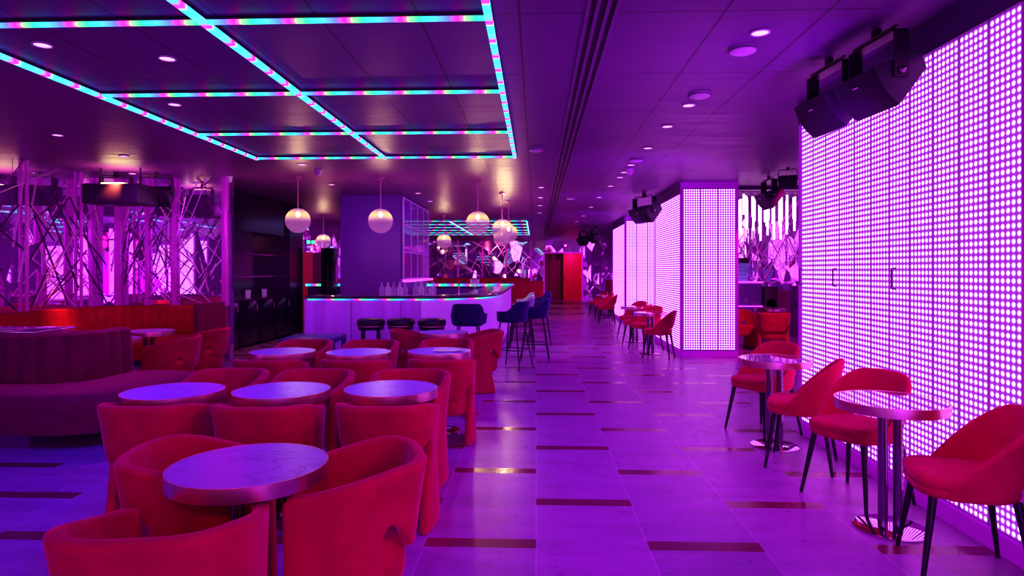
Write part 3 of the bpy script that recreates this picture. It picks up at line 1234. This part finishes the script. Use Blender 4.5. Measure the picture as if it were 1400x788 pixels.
def stool(label, mat):
    t = thing('bar_stool', label, 'bar stool', (0, 0, 0), 0, 'bar stools around the bar')
    out = []
    for i in range(32):
        a = 2 * PI * i / 32
        c, s = math.cos(a), math.sin(a)
        e = 2 / 3.0
        out.append((.222 * abs(c) ** e * (1 if c > 0 else -1), .195 * abs(s) ** e * (1 if s > 0 else -1)))
    M().loft([[(x * k, y * k, z) for x, y in out] for z, k in [(.70, .8), (.705, .92), (.73, 1), (.755, .99), (.77, .92), (.776, .5)]]).build('seat', mat, t, smooth=50)
    m = M()
    S = [0, .12, .24, .36, .46, .56, .66, .78, .9, 1]
    rows = [0, .15, .4, .65, .88, 1]
    for side in (-1, 1):
        vs, fs = [], []
        for s in S:
            p, n = sp(s)
            if s == 0:
                n = Vector((0, -1))
            zt = 1.02 - .01 * s if s < .36 else 1.016 - .145 * sstep(.36, .66, s)
            for r in rows:
                z = .72 + (zt - .72) * r
                fl = .06 * ((z - .72) / .3) * (1 - .5 * s)
                q = p + n * fl
                vs.append((side * q.x, q.y, z))
        nr = len(rows)
        for i in range(len(S) - 1):
            for k in range(nr - 1):
                f = (i * nr + k, (i + 1) * nr + k, (i + 1) * nr + k + 1, i * nr + k + 1)
                fs.append(f if side > 0 else tuple(reversed(f)))
        m.add(vs, fs)
    m.build('backrest', mat, t, smooth=60, solid=-.03, sub=1)
    top, bot = .13, .235
    for sx in (-1, 1):
        for sy in (-1, 1):
            M().tube([(sx * top, sy * top, .71), (sx * bot, sy * bot, .001)], [.012, .009], 8).build('leg', 'black_metal', t)
    zr = .29
    k = top + (bot - top) * (1 - zr / .71)
    w = M()
    ring = [(k * 1.0 * math.copysign(min(1, abs(math.cos(a)) * 1.35), math.cos(a)), k * math.copysign(min(1, abs(math.sin(a)) * 1.35), math.sin(a)), zr) for a in [2 * PI * i / 40 for i in range(41)]]
    w.tube(ring, .008, 6)
    w.build('footrest', 'black_metal', t)
    return snap(t)


bs = stool('x', 'navy_velvet')
used = [False]
for x, y, a, lab in [(-.96, 8.98, 0, 'dark navy bar stool facing the bar front, back to the camera'), (-.36, 9.62, 65, 'dark navy bar stool at the curved corner of the bar'),
                     (-.02, 10.45, 88, 'navy bar stool, nearest of the row along the aisle side of the bar')]:
    place(bs, used, (x, y, 0), R(a), lab)
bs2 = stool('pale sage bar stool, second of the row along the aisle side of the bar', 'sage_velvet')
bs2.location = (-.27, 11.2, 0)
bs2.rotation_euler = (0, 0, R(88))
dup(bs2, (-.28, 11.95, 0), R(86), 'pale sage bar stool, third of the row along the aisle side of the bar')
dup(bs, (.06, 12.7, 0), R(90), 'navy bar stool standing between pale sage stools in the aisle-side row')
dup(bs2, (-.28, 13.45, 0), R(92), 'pale sage bar stool, farthest sage one of the row along the bar')
dup(bs, (.08, 14.2, 0), R(90), 'navy bar stool at the far end of the aisle-side row')

rs = thing('round_stool', 'x', 'stool', (0, 0, 0), 0, 'round black stools in front of the bar')
M().lathe([(0, .72), (.185, .72), (.195, .735), (.197, .77), (.185, .80), (.15, .815), (0, .822)], 36).build('cushion', 'black_leather', rs, smooth=60)
M().lathe([(.16, .66), (.175, .66), (.182, .70), (.185, .72), (.16, .72)], 36).build('apron', 'black_lacquer', rs)
w = M().lathe([(.180, .705), (.1885, .708), (.1885, .718), (.180, .721)], 36)
w.build('stud_band', 'rose_metal', rs)
for a in (45, 135, 225, 315):
    c, s = math.cos(R(a)), math.sin(R(a))
    M().tube([(c * .145, s * .145, .68), (c * .165, s * .165, .001)], [.026, .019], 10).build('leg', 'black_lacquer', rs)
w = M()
w.tube([(.155 * math.cos(2 * PI * i / 32), .155 * math.sin(2 * PI * i / 32), .25) for i in range(33)], .008, 6)
w.build('foot_ring', 'rose_metal', rs)
snap(rs)
used = [False]
for x, y, lab in [(-2.29, 8.75, 'round black stool, left one of three at the bar'), (-1.88, 8.8, 'round black stool, middle one of three at the bar'), (-1.44, 8.75, 'round black stool, right one of three at the bar')]:
    place(rs, used, (x, y, 0), .2, lab)

# ================================================================== BAR
bar = thing('bar_counter', 'long curved island bar with backlit lilac front and dark stone top', 'bar', (-2, 9.3, 0))
outer = [(-3.45, 9.35), (-1.75, 9.35), (-1.25, 9.52), (-.86, 9.95), (-.66, 10.5), (-.60, 11.2), (-.60, 16.9)]
oc = []
oc += [Vector(outer[0]), Vector(outer[1])] + catmull([outer[1], outer[2], outer[3], outer[4], outer[5]], 6)[1:] + [Vector(outer[6])]


def offs(curve, d):
    out = []
    for i, p in enumerate(curve):
        a = curve[max(0, i - 1)]
        b = curve[min(len(curve) - 1, i + 1)]
        t = (b - a).normalized()
        out.append(p + Vector((-t.y, t.x)) * d)
    return out


def band(curve, d0, d1, z0, z1, T):
    a = offs(curve, d0)
    b = offs(curve, d1)
    m = M()
    n = len(curve)
    loops = []
    for i in range(n):
        loops.append([(a[i].x, a[i].y, z0), (a[i].x, a[i].y, z1), (b[i].x, b[i].y, z1), (b[i].x, b[i].y, z0)])
    m.loft(loops)
    m.v = [T @ v for v in m.v]
    return m


TB = Matrix.Translation((2, -9.3, 0))
nfr = 3
band(oc[:2] + [oc[2]], .06, .10, .08, 1.035, TB).build('front_panel', 'bar_front', bar)
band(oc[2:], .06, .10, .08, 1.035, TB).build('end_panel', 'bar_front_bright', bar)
band(oc, .10, .16, 0, .08, TB).build('plinth', 'dark_frame', bar)
band(oc, 0, .62, 1.06, 1.10, TB).build('counter_top', 'counter_stone', bar, bevel=.004)
band(oc, .035, .058, 1.036, 1.058, TB).build('light_strip', 'rainbow_soft', bar)
band(oc, .50, .54, .08, 1.06, TB).build('inner_panel', 'dark_frame', bar)
M().box((-1.45, .06, .0), (-1.41, .62, 1.06)).build('side_panel', 'bar_front', bar)
w = M()
for x in (-.75, .0):
    w.box((x - .004, .055, .09), (x + .004, .062, 1.03))
w.build('seam', 'dark_frame', bar)

bb = thing('back_counter', 'dark glossy rear counter with a rainbow light strip along its edge', 'counter', (-3.4, 17.2, 0))
M().box((-2.85, 0, 0), (2.75, .6, 1.10)).build('cabinet', 'black_lacquer', bb)
M().box((-2.9, -.03, 1.10), (2.8, .65, 1.14)).build('counter_top', 'counter_stone', bb, bevel=.004)
M().box((-2.9, -.05, 1.06), (2.8, -.032, 1.13)).build('light_strip', 'rainbow_soft', bb)
M().box((-2.8, -.02, .15), (2.7, .0, 1.0)).build('front_panel', 'purple_glass', bb)

# dark column with shelving
colm = thing('column', 'large dark violet square column rising behind the bar', 'column', (-3.3, 14.1, 0))
M().box((-.62, -1.5, 0), (.60, 1.5, 2.999)).build('shaft', 'column_paint', colm, bevel=.01)
cs = thing('display_cabinet', 'glazed blue display cabinet grid on the side of the dark column', 'cabinet', (-2.695, 14.1, 0))
M().box((0.002, -1.46, 1.32), (.03, 1.46, 2.96)).build('back_panel', 'blue_lacquer', cs)
w = M()
for i in range(5):
    y = -1.46 + i * .73
    w.box((.03, y - .010, 1.32), (.06, y + .010, 2.96))
for z in (1.32, 1.86, 2.40, 2.94):
    w.box((.03, -1.478, z - .010), (.06, 1.478, z + .010))
w.build('frame', 'violet_frame', cs)
M().box((.03, -1.5, 1.25), (.16, 1.5, 1.30)).build('shelf', 'glow_trim', cs)
M().box((.042, -1.45, 1.34), (.050, 1.45, 2.92)).build('glazing', 'purple_glass', cs)
# slim black column left
o = M().box((-.16, -.18, 0), (.16, .18, 2.05)).build('pillar', 'black_lacquer', None, (-5.22, 15.9, 0), bevel=.01)
tag(o, 'short black square pillar left of the dark violet column', 'pillar')

# exit sign (pictogram only)
ex = thing('exit_sign', 'green glowing exit pictogram sign above the rear passage', 'exit sign', (-6.9, 19.2, 2.36), R(60))
M().box((-.17, -.02, -.07), (.17, .02, .07)).build('housing', 'black_plastic', ex, bevel=.005)
M().box((-.15, -.024, -.05), (-.02, -.0205, .05)).build('running_figure_panel', 'exit_green', ex)
M().box((.03, -.024, -.05), (.15, -.0205, .05)).build('arrow_panel', 'exit_green', ex)

# red and dark panels on rear left
o = M().box((-.03, -.85, 0), (.03, .85, 2.05)).build('red_screen', 'red_panel', None, (XL + .04, 18.8, 0))
tag(o, 'bright red upright panel in the passage left of the dark column', 'panel')
o = M().box((-.03, -.7, 0), (.03, .7, 2.05)).build('red_screen', 'dark_red', None, (XL + .04, 20.4, 0))
tag(o, 'dark red upright panel right of the bright red one', 'panel')

# black cabinet (service station)
cb = thing('service_cabinet', 'tall black lacquered service cabinet with open niche and drawers', 'cabinet', (-5.98, 12.6, 0), 0)
w = M()
w.box((0, -2.15, 0), (.06, -1.75, 2.99)).box((0, 1.5, 0), (.45, 2.3, 2.99)).box((0, -1.75, 2.25), (.38, 1.5, 2.99)).box((0, -1.75, .98), (.02, 1.5, 2.25))
w.build('carcass', 'black_lacquer', cb)
M().box((0, -1.75, .90), (.50, 1.5, .94)).build('counter_top', 'counter_stone', cb)
for i in range(4):
    y = -1.75 + i * .8125
    dr = M().box((.02, y + .01, .06), (.45, y + .80, .89)).build('door', 'black_lacquer', cb, bevel=.004)
    M().tube([(.47, y + .72, .70), (.47, y + .72, .82)], .008, 8).build('handle', 'rose_metal', dr)
for i, z in enumerate((1.35, 1.80)):
    M().box((.02, -1.7, z), (.26, 1.45, z + .025)).build('shelf', 'dark_chrome', cb)
M().box((.0, -2.17, 0), (.05, -2.14, 2.99)).build('edge_trim', 'magenta_edge', cb)


def glass(name, lab, x, y, z, h, r, grp, cat='glass', neck=False):
    if neck:
        prof = [(0, 0), (r, 0), (r, h * .55), (r * .35, h * .72), (r * .32, h), (r * .2, h), (0, h * .98)]
    else:
        prof = [(0, 0), (r * .85, 0), (r, h), (r * .9, h), (r * .75, .015), (0, .015)]
    o = M().lathe(prof, 16).build(name, 'glass', None, (x, y, z), smooth=60)
    tag(o, lab, cat, grp)
    return o


for i in range(3):
    glass('tumbler', ['tumbler in the niche of the black cabinet, nearest one', 'tumbler in the niche of the black cabinet, middle one', 'tumbler in the niche of the black cabinet, farthest one'][i], -5.68, 11.6 + i * .75, .94, .16, .05, 'tumblers in the black cabinet')
k = 0
first = None
for (x, y) in [(-2.36, 9.66), (-2.27, 9.70), (-2.18, 9.66), (-2.09, 9.72), (-2.00, 9.66), (-2.31, 9.82), (-2.13, 9.84)]:
    o = glass('bottle', 'clear bottle with a narrow neck in the left cluster on the bar top', x, y, 1.10, .20, .036, 'glass bottles in the left cluster on the bar', 'bottle', True)
for (x, y) in [(-1.84, 9.66), (-1.75, 9.70), (-1.66, 9.66), (-1.57, 9.72), (-1.79, 9.83), (-1.62, 9.85)]:
    o = glass('bottle', 'clear bottle with a narrow neck in the right cluster on the bar top', x, y, 1.10, .21, .036, 'glass bottles in the right cluster on the bar', 'bottle', True)
tag(M().lathe([(0, 0), (.05, 0), (.05, .02), (.012, .05), (.012, .10), (.07, .16), (.075, .24), (.07, .24), (.06, .165), (0, .11)], 20).build('goblet', 'glass', None, (-1.0, 10.35, 1.10), smooth=60), 'single stemmed goblet on the curved end of the bar', 'goblet')
fa = thing('bar_tap', 'curved chrome tap rising from the bar top near its curved end', 'tap', (-1.25, 10.25, 1.10))
M().lathe([(0, 0), (.03, 0), (.03, .02), (.012, .03), (0, .03)], 16).build('base', 'chrome', fa)
M().tube([(0, 0, .02), (0, 0, .15), (.03, 0, .20), (.09, 0, .21), (.13, 0, .17)], .010, 10).build('spout', 'chrome', fa)

# low blue table
bt = thing('low_table', 'low square blue lacquered table left of the round black stools', 'table', (-2.90, 8.22, 0), R(4))
M().box((-.34, -.36, .56), (.34, .36, .62)).build('table_top', 'blue_lacquer', bt, bevel=.006)
for sx in (-1, 1):
    for sy in (-1, 1):
        M().box((sx * .31 - .03, sy * .31 - .03, 0), (sx * .31 + .03, sy * .31 + .03, .56)).build('leg', 'blue_lacquer', bt)

# ================================================================== SOFAS
def channel_back(name, pts_xy, z0, z1, thick, rake, mat, parent, pitch=.115, amp=.022, nrm_sign=1, cap=None):
    """fluted upholstered back following a plan curve; bulges on the +normal side"""
    c = pts_xy
    d = [0]
    for a, b in zip(c, c[1:]):
        d.append(d[-1] + (b - a).length)
    T = d[-1]
    n = max(4, round(T / pitch))
    sub = 8
    loops = []
    prof = [(0, 0), (.12, .9), (.5, 1), (.85, .9), (.95, .6), (1.0, 0)]
    for i in range(n * sub + 1):
        x = T * i / (n * sub)
        j = 0
        while j < len(d) - 2 and d[j + 1] < x:
            j += 1
        t = (x - d[j]) / max(1e-6, d[j + 1] - d[j])
        p = c[j].lerp(c[j + 1], min(1, t))
        tg = (c[j + 1] - c[j])
        if t < .3 and j > 0:
            tg = tg.normalized() + (c[j] - c[j - 1]).normalized()
        tg.normalize()
        nn = Vector((tg.y, -tg.x)) * nrm_sign
        fl = abs(math.sin(PI * i / sub)) ** .55 * amp
        lp = []
        for (h, w_) in prof:
            z = z0 + (z1 - z0) * h
            o_ = thick / 2 * (1 if w_ > 0 else .55) + fl * w_ - rake * h
            q = p + nn * o_
            lp.append((q.x, q.y, z))
        for (h, w_) in reversed(prof):
            z = z0 + (z1 - z0) * h
            q = p - nn * (thick / 2 * (1 if w_ > 0 else .8))
            lp.append((q.x, q.y, z))
        loops.append(lp)
    return M().loft(loops).build(name, mat, parent, smooth=50)


def seat_block(name, curve_in, curve_out, z0, z1, mat, parent):
    """seat between two plan curves with a rounded outer top edge"""
    m = M()
    loops = []
    for a, b in zip(curve_in, curve_out):
        dr = (b - a)
        L = dr.length
        u = dr / L
        q = lambda k, z: ((a + u * (L * k)).x, (a + u * (L * k)).y, z)
        e = .07 / L
        loops.append([q(0, z0), q(0, z1), q(.5, z1 + .012), q(1 - e * 2, z1 + .004), q(1 - e, z1 - .008), q(1 - e * .3, z1 - .03), q(1, z1 - .07), q(1 - e * .2, z1 - .16), q(1 - e * .9, z0)])
    return m.loft(loops).build(name, mat, parent, smooth=60)


# dark island sofa
so = thing('sofa', 'dark plum velvet island sofa with fluted back and rounded end', 'sofa', (-5.4, 5.6, 0))
off = Vector((5.4, -5.6))


def loc2(l):
    return [Vector(p) + off for p in l]


bk = [(-6.9, 5.62), (-4.55, 5.62)] + [(-4.55 + .36 * math.sin(a), 5.98 - .36 * math.cos(a)) for a in [PI / 2 * i / 6 for i in range(1, 7)]] + [(-4.19, 6.35)]
channel_back('backrest', [Vector(p) + off for p in bk], .42, .90, .16, .03, 'plum_velvet', so, .17, .035)
iin = [(-6.9, 5.66), (-4.55, 5.66)] + [(-4.55 + .32 * math.sin(a), 5.98 - .32 * math.cos(a)) for a in [PI / 2 * i / 10 for i in range(1, 11)]] + [(-4.23, 6.35)]
iou = [(-6.9, 5.02), (-4.0, 5.02)] + [(-4.0 + .62 * math.sin(a) ** .85, 5.70 - .68 * math.cos(a) ** .85) for a in [PI / 2 * i / 10 for i in range(1, 10)]] + [(-3.38, 5.75)] + [(-3.38, 6.35)]
seat_block('seat', loc2(iin), loc2(iou), .12, .45, 'plum_velvet', so)
w = M()
w.box((-1.5, .0, 0), (1.6, .7, .12))
w.box((-1.5, -.48, 0), (1.2, .1, .115))
w.box((1.2, .0, 0), (1.85, .7, .115))
w.build('plinth', 'dark_frame', so)
M().box((-1.5, .05, .12), (.86, .72, .87)).box((.8, .35, .12), (1.19, .72, .87)).build('core', 'plum_velvet', so)
M().box((-1.5, .02, .905), (.85, .55, .92)).build('ledge', 'mirror_top', so, bevel=.003)

# corner booth along the mirror walls
bo = thing('corner_booth', 'orange-red fluted velvet corner booth along the mirror walls', 'booth', (-6.2, 9.2, 0))
off = Vector((6.2, -9.2))
rr = .7
bk = [(-6.95, 5.2), (-6.95, 10.1 - rr)] + [(-6.95 + rr - rr * math.cos(a), 10.1 - rr + rr * math.sin(a)) for a in [PI / 2 * i / 8 for i in range(1, 9)]] + [(-5.12, 10.1)]
channel_back('backrest', [Vector(p) + off for p in bk], .44, .92, .14, .03, 'booth_velvet', bo, .14, .032)
iin = [(-6.9, 5.2), (-6.9, 10.05 - rr)] + [(-6.9 + rr - rr * math.cos(a), 10.05 - rr + rr * math.sin(a)) for a in [PI / 2 * i / 8 for i in range(1, 9)]] + [(-5.12, 10.05)]
iou = [(-6.35, 5.2), (-6.35, 9.35)] + [(-6.35 + .15 - .15 * math.cos(a), 9.35 + .15 * math.sin(a)) for a in [PI / 2 * i / 8 for i in range(1, 9)]] + [(-5.12, 9.5)]
seat_block('seat', loc2(iin), loc2(iou), .10, .45, 'booth_velvet', bo)
M().box((-.75, -4.0, 0), (-.25, .8, .10)).box((-.75, .4, 0), (1.08, .8, .10)).build('plinth', 'dark_frame', bo)
o = M().box((-.04, -.75, 0), (.04, .08, .98)).build('booth_end_panel', 'plum_velvet', None, (-5.07, 10.04, 0), bevel=.02)
tag(o, 'upholstered magenta end panel closing the corner booth', 'panel')

# rear banquettes
for (x0, x1, lab) in [(-5.9, -3.3, 'long red rear banquette beneath the far mirror, left one'), (-3.2, -.3, 'long red rear banquette beneath the far mirror, aisle side')]:
    t = thing('rear_banquette', lab, 'banquette', ((x0 + x1) / 2, Y1 - .6, 0), 0, 'red banquettes under the far mirror wall')
    h = (x1 - x0) / 2
    channel_back('backrest', [Vector((-h, .38)), Vector((h, .38))], .44, 1.12, .2, .05, 'red_velvet', t, .2, .02)
    M().box((-h, -.3, .1), (h, .32, .46)).build('seat', 'red_velvet', t, bevel=.04, seg=3)
    M().box((-h + .05, -.25, 0), (h - .05, .3, .1)).build('plinth', 'dark_frame', t)
for k, (x, y, rz, lab) in enumerate([(-.55, 21.2, 0, 'dark red booth back standing beside the aisle behind the bar stools'), (-2.6, 21.0, 0, 'dark red booth back behind the rear counter'), (2.75, 23.6, 90, 'dark red booth back on the right of the aisle near the doorway')]):
    t = thing('banquette', lab, 'booth', (x, y, 0), R(rz), 'dark red booths at the far end')
    channel_back('backrest', [Vector((-.8, 0)), Vector((.8, 0))], .1, 1.15, .2, .05, 'red_velvet', t, .2, .02)
    M().box((-.8, -.62, .1), (.8, -.06, .46)).build('seat', 'red_velvet', t, bevel=.04, seg=3)
    M().box((-.75, -.58, 0), (.75, .06, .1)).build('plinth', 'dark_frame', t)

# ================================================================== SPEAKERS
def speaker(label, L=.44):
    """box lying along local Y; profile in XZ"""
    t = thing('hanging_speaker', label, 'speaker', (0, 0, 0), 0, 'black loudspeakers hanging from the ceiling')
    A, B, C, D = (-.17, .0), (.12, .11), (.16, .0), (-.01, -.225)
    cur = []
    for i in range(9):
        a = i / 8
        x = A[0] + (D[0] - A[0]) * a
        z = A[1] + (D[1] - A[1]) * a
        b = math.sin(PI * a) * .022
        cur.append((x - b * .8, z - b * .6))
    prof_ = cur + [C, B]
    M().prism(prof_, 'y', -L / 2, L / 2).build('enclosure', 'black_plastic', t, bevel=.006)
    m = M()
    pts = [(x - .004, z - .003) for x, z in cur]
    m.loft([[(x, -L / 2 + .02, z), (x, L / 2 - .02, z), (x + .008, L / 2 - .02, z + .006), (x + .008, -L / 2 + .02, z + .006)] for x, z in pts[0:]])
    m.build('grille', 'speaker_grille', t)
    m = M()
    for s in (-1, 1):
        m.box((-.055, s * (L / 2 + .012) - .006, -.06), (.035, s * (L / 2 + .012) + .006, .225))
    m.box((-.055, -L / 2 - .018, .215), (.035, L / 2 + .018, .225))
    m.tube([(-.03, -L / 2, .25), (-.03, L / 2, .25)], .009, 8)
    m.box((-.03, -.03, .22), (.0, .03, .304))
    m.build('bracket', 'black_metal', t)
    for s in (-1, 1):
        m = M()
        m.lathe([(0, 0), (.022, 0), (.022, .014), (.008, .02), (0, .02)], 16, Matrix.Translation((-.01, s * (L / 2 + .016), -.02)) @ Euler((-s * PI / 2, 0, 0)).to_matrix().to_4x4())
        m.build('knob', 'dark_chrome', t)
    m = M()
    m.box((-.155, -.02, -.07), (-.145, .03, -.066), None)
    m.build('badge', 'white_plastic', t)
    return snap(t)


sk = speaker('x')
used = [False]
for x, y, z, a, lab in [(2.17, 4.12, 2.695, 5, 'black hanging speaker in front of the LED wall, nearer of the pair'),
                        (2.12, 4.66, 2.695, 5, 'black hanging speaker in front of the LED wall, farther of the pair'),
                        (3.72, 10.3, 2.69, 0, 'black hanging speaker right of the mid-distance LED column'),
                        (-6.45, 9.55, 2.69, 90, 'black hanging speaker in the mirror corner above the booth'),
                        (-5.85, 9.60, 2.69, 100, 'black hanging speaker right of the mirror corner, above the booth'),
                        ]:
    place(sk, used, (x, y, z), R(a), lab)
for x, y, z, a, s, lab in [(2.12, 12.5, 2.66, 30, 1.25, 'black hanging speaker beside the top of the mid-distance LED column'),
                           (3.62, 9.3, 2.80, 60, .55, 'small black hanging speaker high in the alcove'),  # shrunken copy of the hanging speaker, gives no light
                           (2.0, 21.5, 2.66, 20, 1.25, 'black hanging speaker beyond the farthest LED column'),
                           (1.75, 23.5, 2.66, 30, 1.1, 'black hanging speaker over the far end of the aisle')]:
    o = dup(sk, (x, y, z), R(a), lab)
    o.scale = (s, s, s if s < 1 else 1.1)

# dark ceiling lamp box in the mirror corner
lb = thing('ceiling_lamp', 'black box lamp glowing warm under the ceiling in the mirror corner', 'lamp', (-6.15, 9.2, 0))
M().box((-.42, -.25, 2.45), (.42, .25, 2.74)).build('housing', 'black_plastic', lb, bevel=.02)
M().lathe([(0, 2.742), (.25, 2.742), (.25, 2.752), (0, 2.756)], 28).build('glow_plate', 'warm_lamp', lb)
M().tube([(-.3, 0, 2.74), (-.3, 0, 2.999)], .012).tube([(.3, 0, 2.74), (.3, 0, 2.999)], .012).build('hanger', 'black_metal', lb)

# ================================================================== ALCOVE (right of the mid column)
ch = thing('tube_chandelier', 'big chandelier of hanging white glowing tubes in the alcove', 'chandelier', (4.55, 12.2, 3.0))
w = M()
w.box((-.95, -.6, -.06), (.95, .6, -.001))
w.build('ceiling_plate', 'dark_frame', ch)
rnd = random.Random(4)
for i in range(15):
    for j in range(4):
        x = -.9 + i * .128 + rnd.uniform(-.02, .02)
        y = -.5 + j * .33
        L = .35 + .25 * rnd.random() + (.15 if i % 3 == 0 else 0)
        z0 = -.10 - .12 * rnd.random()
        M().tube([(x, y, z0), (x, y, z0 - L)], .022, 8).build('glow_tube', 'tube_glow', ch)
w = M()
for j in range(4):
    w.tube([(-.95, -.5 + j * .33, -.09), (.95, -.5 + j * .33, -.09)], .008, 6)
w.build('rail', 'dark_chrome', ch)

dj = thing('dj_booth', 'glossy purple DJ booth with a glowing top edge in the alcove', 'DJ booth', (4.55, 14.6, 0))
M().box((-.75, 0, 0), (.55, .6, 1.20)).build('front_body', 'purple_glass', dj, bevel=.01)
M().box((-.77, -.02, 1.20), (.57, .62, 1.235)).build('top_edge', 'glow_trim', dj)
M().box((-.77, -.02, .66), (.57, .0, .69)).build('lower_edge', 'glow_trim', dj)
rk = thing('equipment_rack', 'pale blue rack of equipment standing on the DJ booth', 'equipment', (4.60, 14.9, 1.235))
M().box((-.22, -.16, 0), (.24, .16, .42)).build('cabinet', 'blue_rack', rk, bevel=.01)
M().box((-.23, -.17, .42), (.25, .17, .54)).build('mixer', 'black_plastic', rk, bevel=.01)
w = M()
for i in range(4):
    w.box((-.20, -.168, .06 + i * .09), (.22, -.161, .065 + i * .09))
w.box((.0, -.168, .02), (.006, -.161, .40))
w.build('panel_line', 'black_plastic', rk)
bx = thing('speaker_cabinet', 'black floor speaker cabinet to the right of the DJ booth', 'speaker', (5.28, 14.7, 0))
M().box((-.14, -.2, .0), (.14, .2, 1.12)).build('enclosure', 'black_plastic', bx, bevel=.01)
M().lathe([(0, 0), (.09, .0), (.1, .015), (.11, .0)], 24, TR((0, -.201, .75), 0, PI / 2)).build('cone', 'speaker_grille', bx)
rb = thing('alcove_banquette', 'low red banquette at the back of the alcove', 'banquette', (4.5, 16.4, 0))
M().box((-1, 0, .0), (1, .6, .46)).build('seat', 'red_velvet', rb, bevel=.04, seg=3)
channel_back('backrest', [Vector((-1, .62)), Vector((1, .62))], .4, 1.0, .18, .04, 'red_velvet', rb, .16, .018)
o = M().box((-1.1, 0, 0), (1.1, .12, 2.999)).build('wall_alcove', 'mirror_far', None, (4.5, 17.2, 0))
struct(o, 'mirrored back wall of the alcove')
inlay('trim_7', 'brass_inlay', 'bright inlay lines on the alcove mirror', 22, ('y', 17.18), 3.5, 5.55, 1.0, 2.98, 12, .012)

# ================================================================== LIGHTS
def spot(name, loc, to, energy, color, size=80, blend=.8, rad=.05):
    ld = bpy.data.lights.new(name, 'SPOT')
    ld.energy = energy
    ld.color = color
    ld.spot_size = R(size)
    ld.spot_blend = blend
    ld.shadow_soft_size = rad
    o = bpy.data.objects.new(name, ld)
    COL.objects.link(o)
    o.location = loc
    o.rotation_euler = (Vector(to) - Vector(loc)).to_track_quat('-Z', 'Y').to_euler()
    return o


def area(name, loc, to, energy, color, sx, sy):
    ld = bpy.data.lights.new(name, 'AREA')
    ld.energy = energy
    ld.color = color
    ld.shape = 'RECTANGLE'
    ld.size = sx
    ld.size_y = sy
    o = bpy.data.objects.new(name, ld)
    COL.objects.link(o)
    o.location = loc
    o.rotation_euler = (Vector(to) - Vector(loc)).to_track_quat('-Z', 'Y').to_euler()
    return o


BV = (.09, .03, 1)
# blue-violet lounge downlights
for x, y, e in [(-1.1, 2.6, 70), (-3.2, 2.8, 90), (-2.0, 4.4, 90), (-3.8, 4.0, 90), (-1.0, 4.6, 60), (-2.0, 6.4, 90), (-1.0, 7.0, 60), (-2.8, 8.4, 60)]:
    spot('lounge_downlight', (x, y, 2.93), (x, y, 0), e, BV, 110, .9, .06)
# violet aisle downlights
for y, e in [(2.0, 70), (4.1, 70), (5.9, 70), (7.9, 70), (9.9, 75), (11.9, 75), (14.5, 75), (17.5, 75)]:
    spot('aisle_downlight', (1.2, y, 2.95), (1.1, y, 0), e * 1.25, (.62, .006, 1), 120, .9, .05)
# crimson wash thrown across the lounge from the aisle side
for x, y, tx, ty, e in [(1.5, 3.2, -1.4, 4.4, 34), (1.5, 5.6, -1.4, 6.4, 50)]:
    spot('crimson_wash', (x, y, 2.75), (tx, ty, .6), e, (1, .006, .3), 62, .9, .12)
spot('crimson_side', (2.1, 1.4, 2.5), (-1.2, 3.3, .6), 100, (1, .006, .32), 60, .9, .15)
spot('crimson_front', (.4, -1.2, 2.4), (-1.0, 2.8, .5), 75, (1, .006, .32), 60, .9, .15)
spot('crimson_left', (-3.0, .8, 2.4), (-1.6, 3.0, .5), 30, (1, .008, .25), 60, .9, .15)
spot('crimson_right_row', (.7, 1.0, 2.5), (2.1, 4.2, .6), 80, (1, .006, .32), 45, .9, .15)
area('violet_wash', (1.0, -3.0, 1.2), (1.0, 8, 2.6), 70, (.42, .006, 1), 3, 2)
for y_ in (4.0, 8.4, 12.5, 16.5):
    spot('ceiling_violet', (2.1, y_, 1.9), (1.0, y_ + 1.5, 3.0), 75, (.45, .006, 1), 140, 1, .1)
spot('column_blue', (-3.2, 10.9, 2.9), (-3.3, 12.6, 1.6), 30, (.4, .05, 1), 100, .9, .05)
spot('cabinet_blue', (-1.6, 12.6, 2.9), (-2.7, 14.0, 1.9), 40, (.15, .08, 1), 100, .9, .05)
for y_ in (20.5, 23.5, 27.0):
    spot('far_floor_warm', (.9, y_, 2.9), (.9, y_, 0), 80, (1, .62, .42), 60, .8, .05)
# booth warm light
spot('booth_warm', (-6.0, 8.9, 2.9), (-6.8, 9.6, .8), 430, (1, .33, .07), 52, .9, .05)
spot('booth_magenta', (-4.3, 8.6, 2.9), (-4.2, 7.2, .5), 70, (1, .03, .30), 110, .9, .05)
spot('booth_violet', (-5.0, 7.6, 2.9), (-5.4, 6.0, .5), 60, (.7, .02, 1), 120, .9, .05)
spot('corner_violet', (-5.2, 8.0, 2.6), (-5.8, 10.2, 1.8), 60, (.8, .02, 1), 110, .9, .05)
# cabinet floor, far aisle (warm patches)
spot('service_floor', (-4.6, 12.0, 2.9), (-4.7, 12.3, 0), 45, (1, .75, .35), 80, .8, .05)
spot('doorway_magenta', (1.6, 30.2, 2.9), (1.9, 32.0, 1.3), 160, (1, .03, .7), 80, .8, .05)
spot('sage_stools', (-.6, 12.2, 2.92), (-.15, 12.2, .9), 110, (.35, .95, .7), 50, .8, .05)
spot('alcove_red', (4.1, 9.6, 2.9), (4.1, 11.7, .5), 330, (1, .02, .4), 80, .8, .05)
spot('rear_booths', (-2.4, 27.5, 2.9), (-2.4, 31.4, .8), 150, (1, .15, .3), 110, .8, .05)

wd = bpy.data.worlds.new('world')
sc.world = wd
wd.use_nodes = True
bg = wd.node_tree.nodes.get('Background') or wd.node_tree.nodes.new('ShaderNodeBackground')
bg.inputs[0].default_value = (.25, .03, .5, 1)
bg.inputs[1].default_value = .2
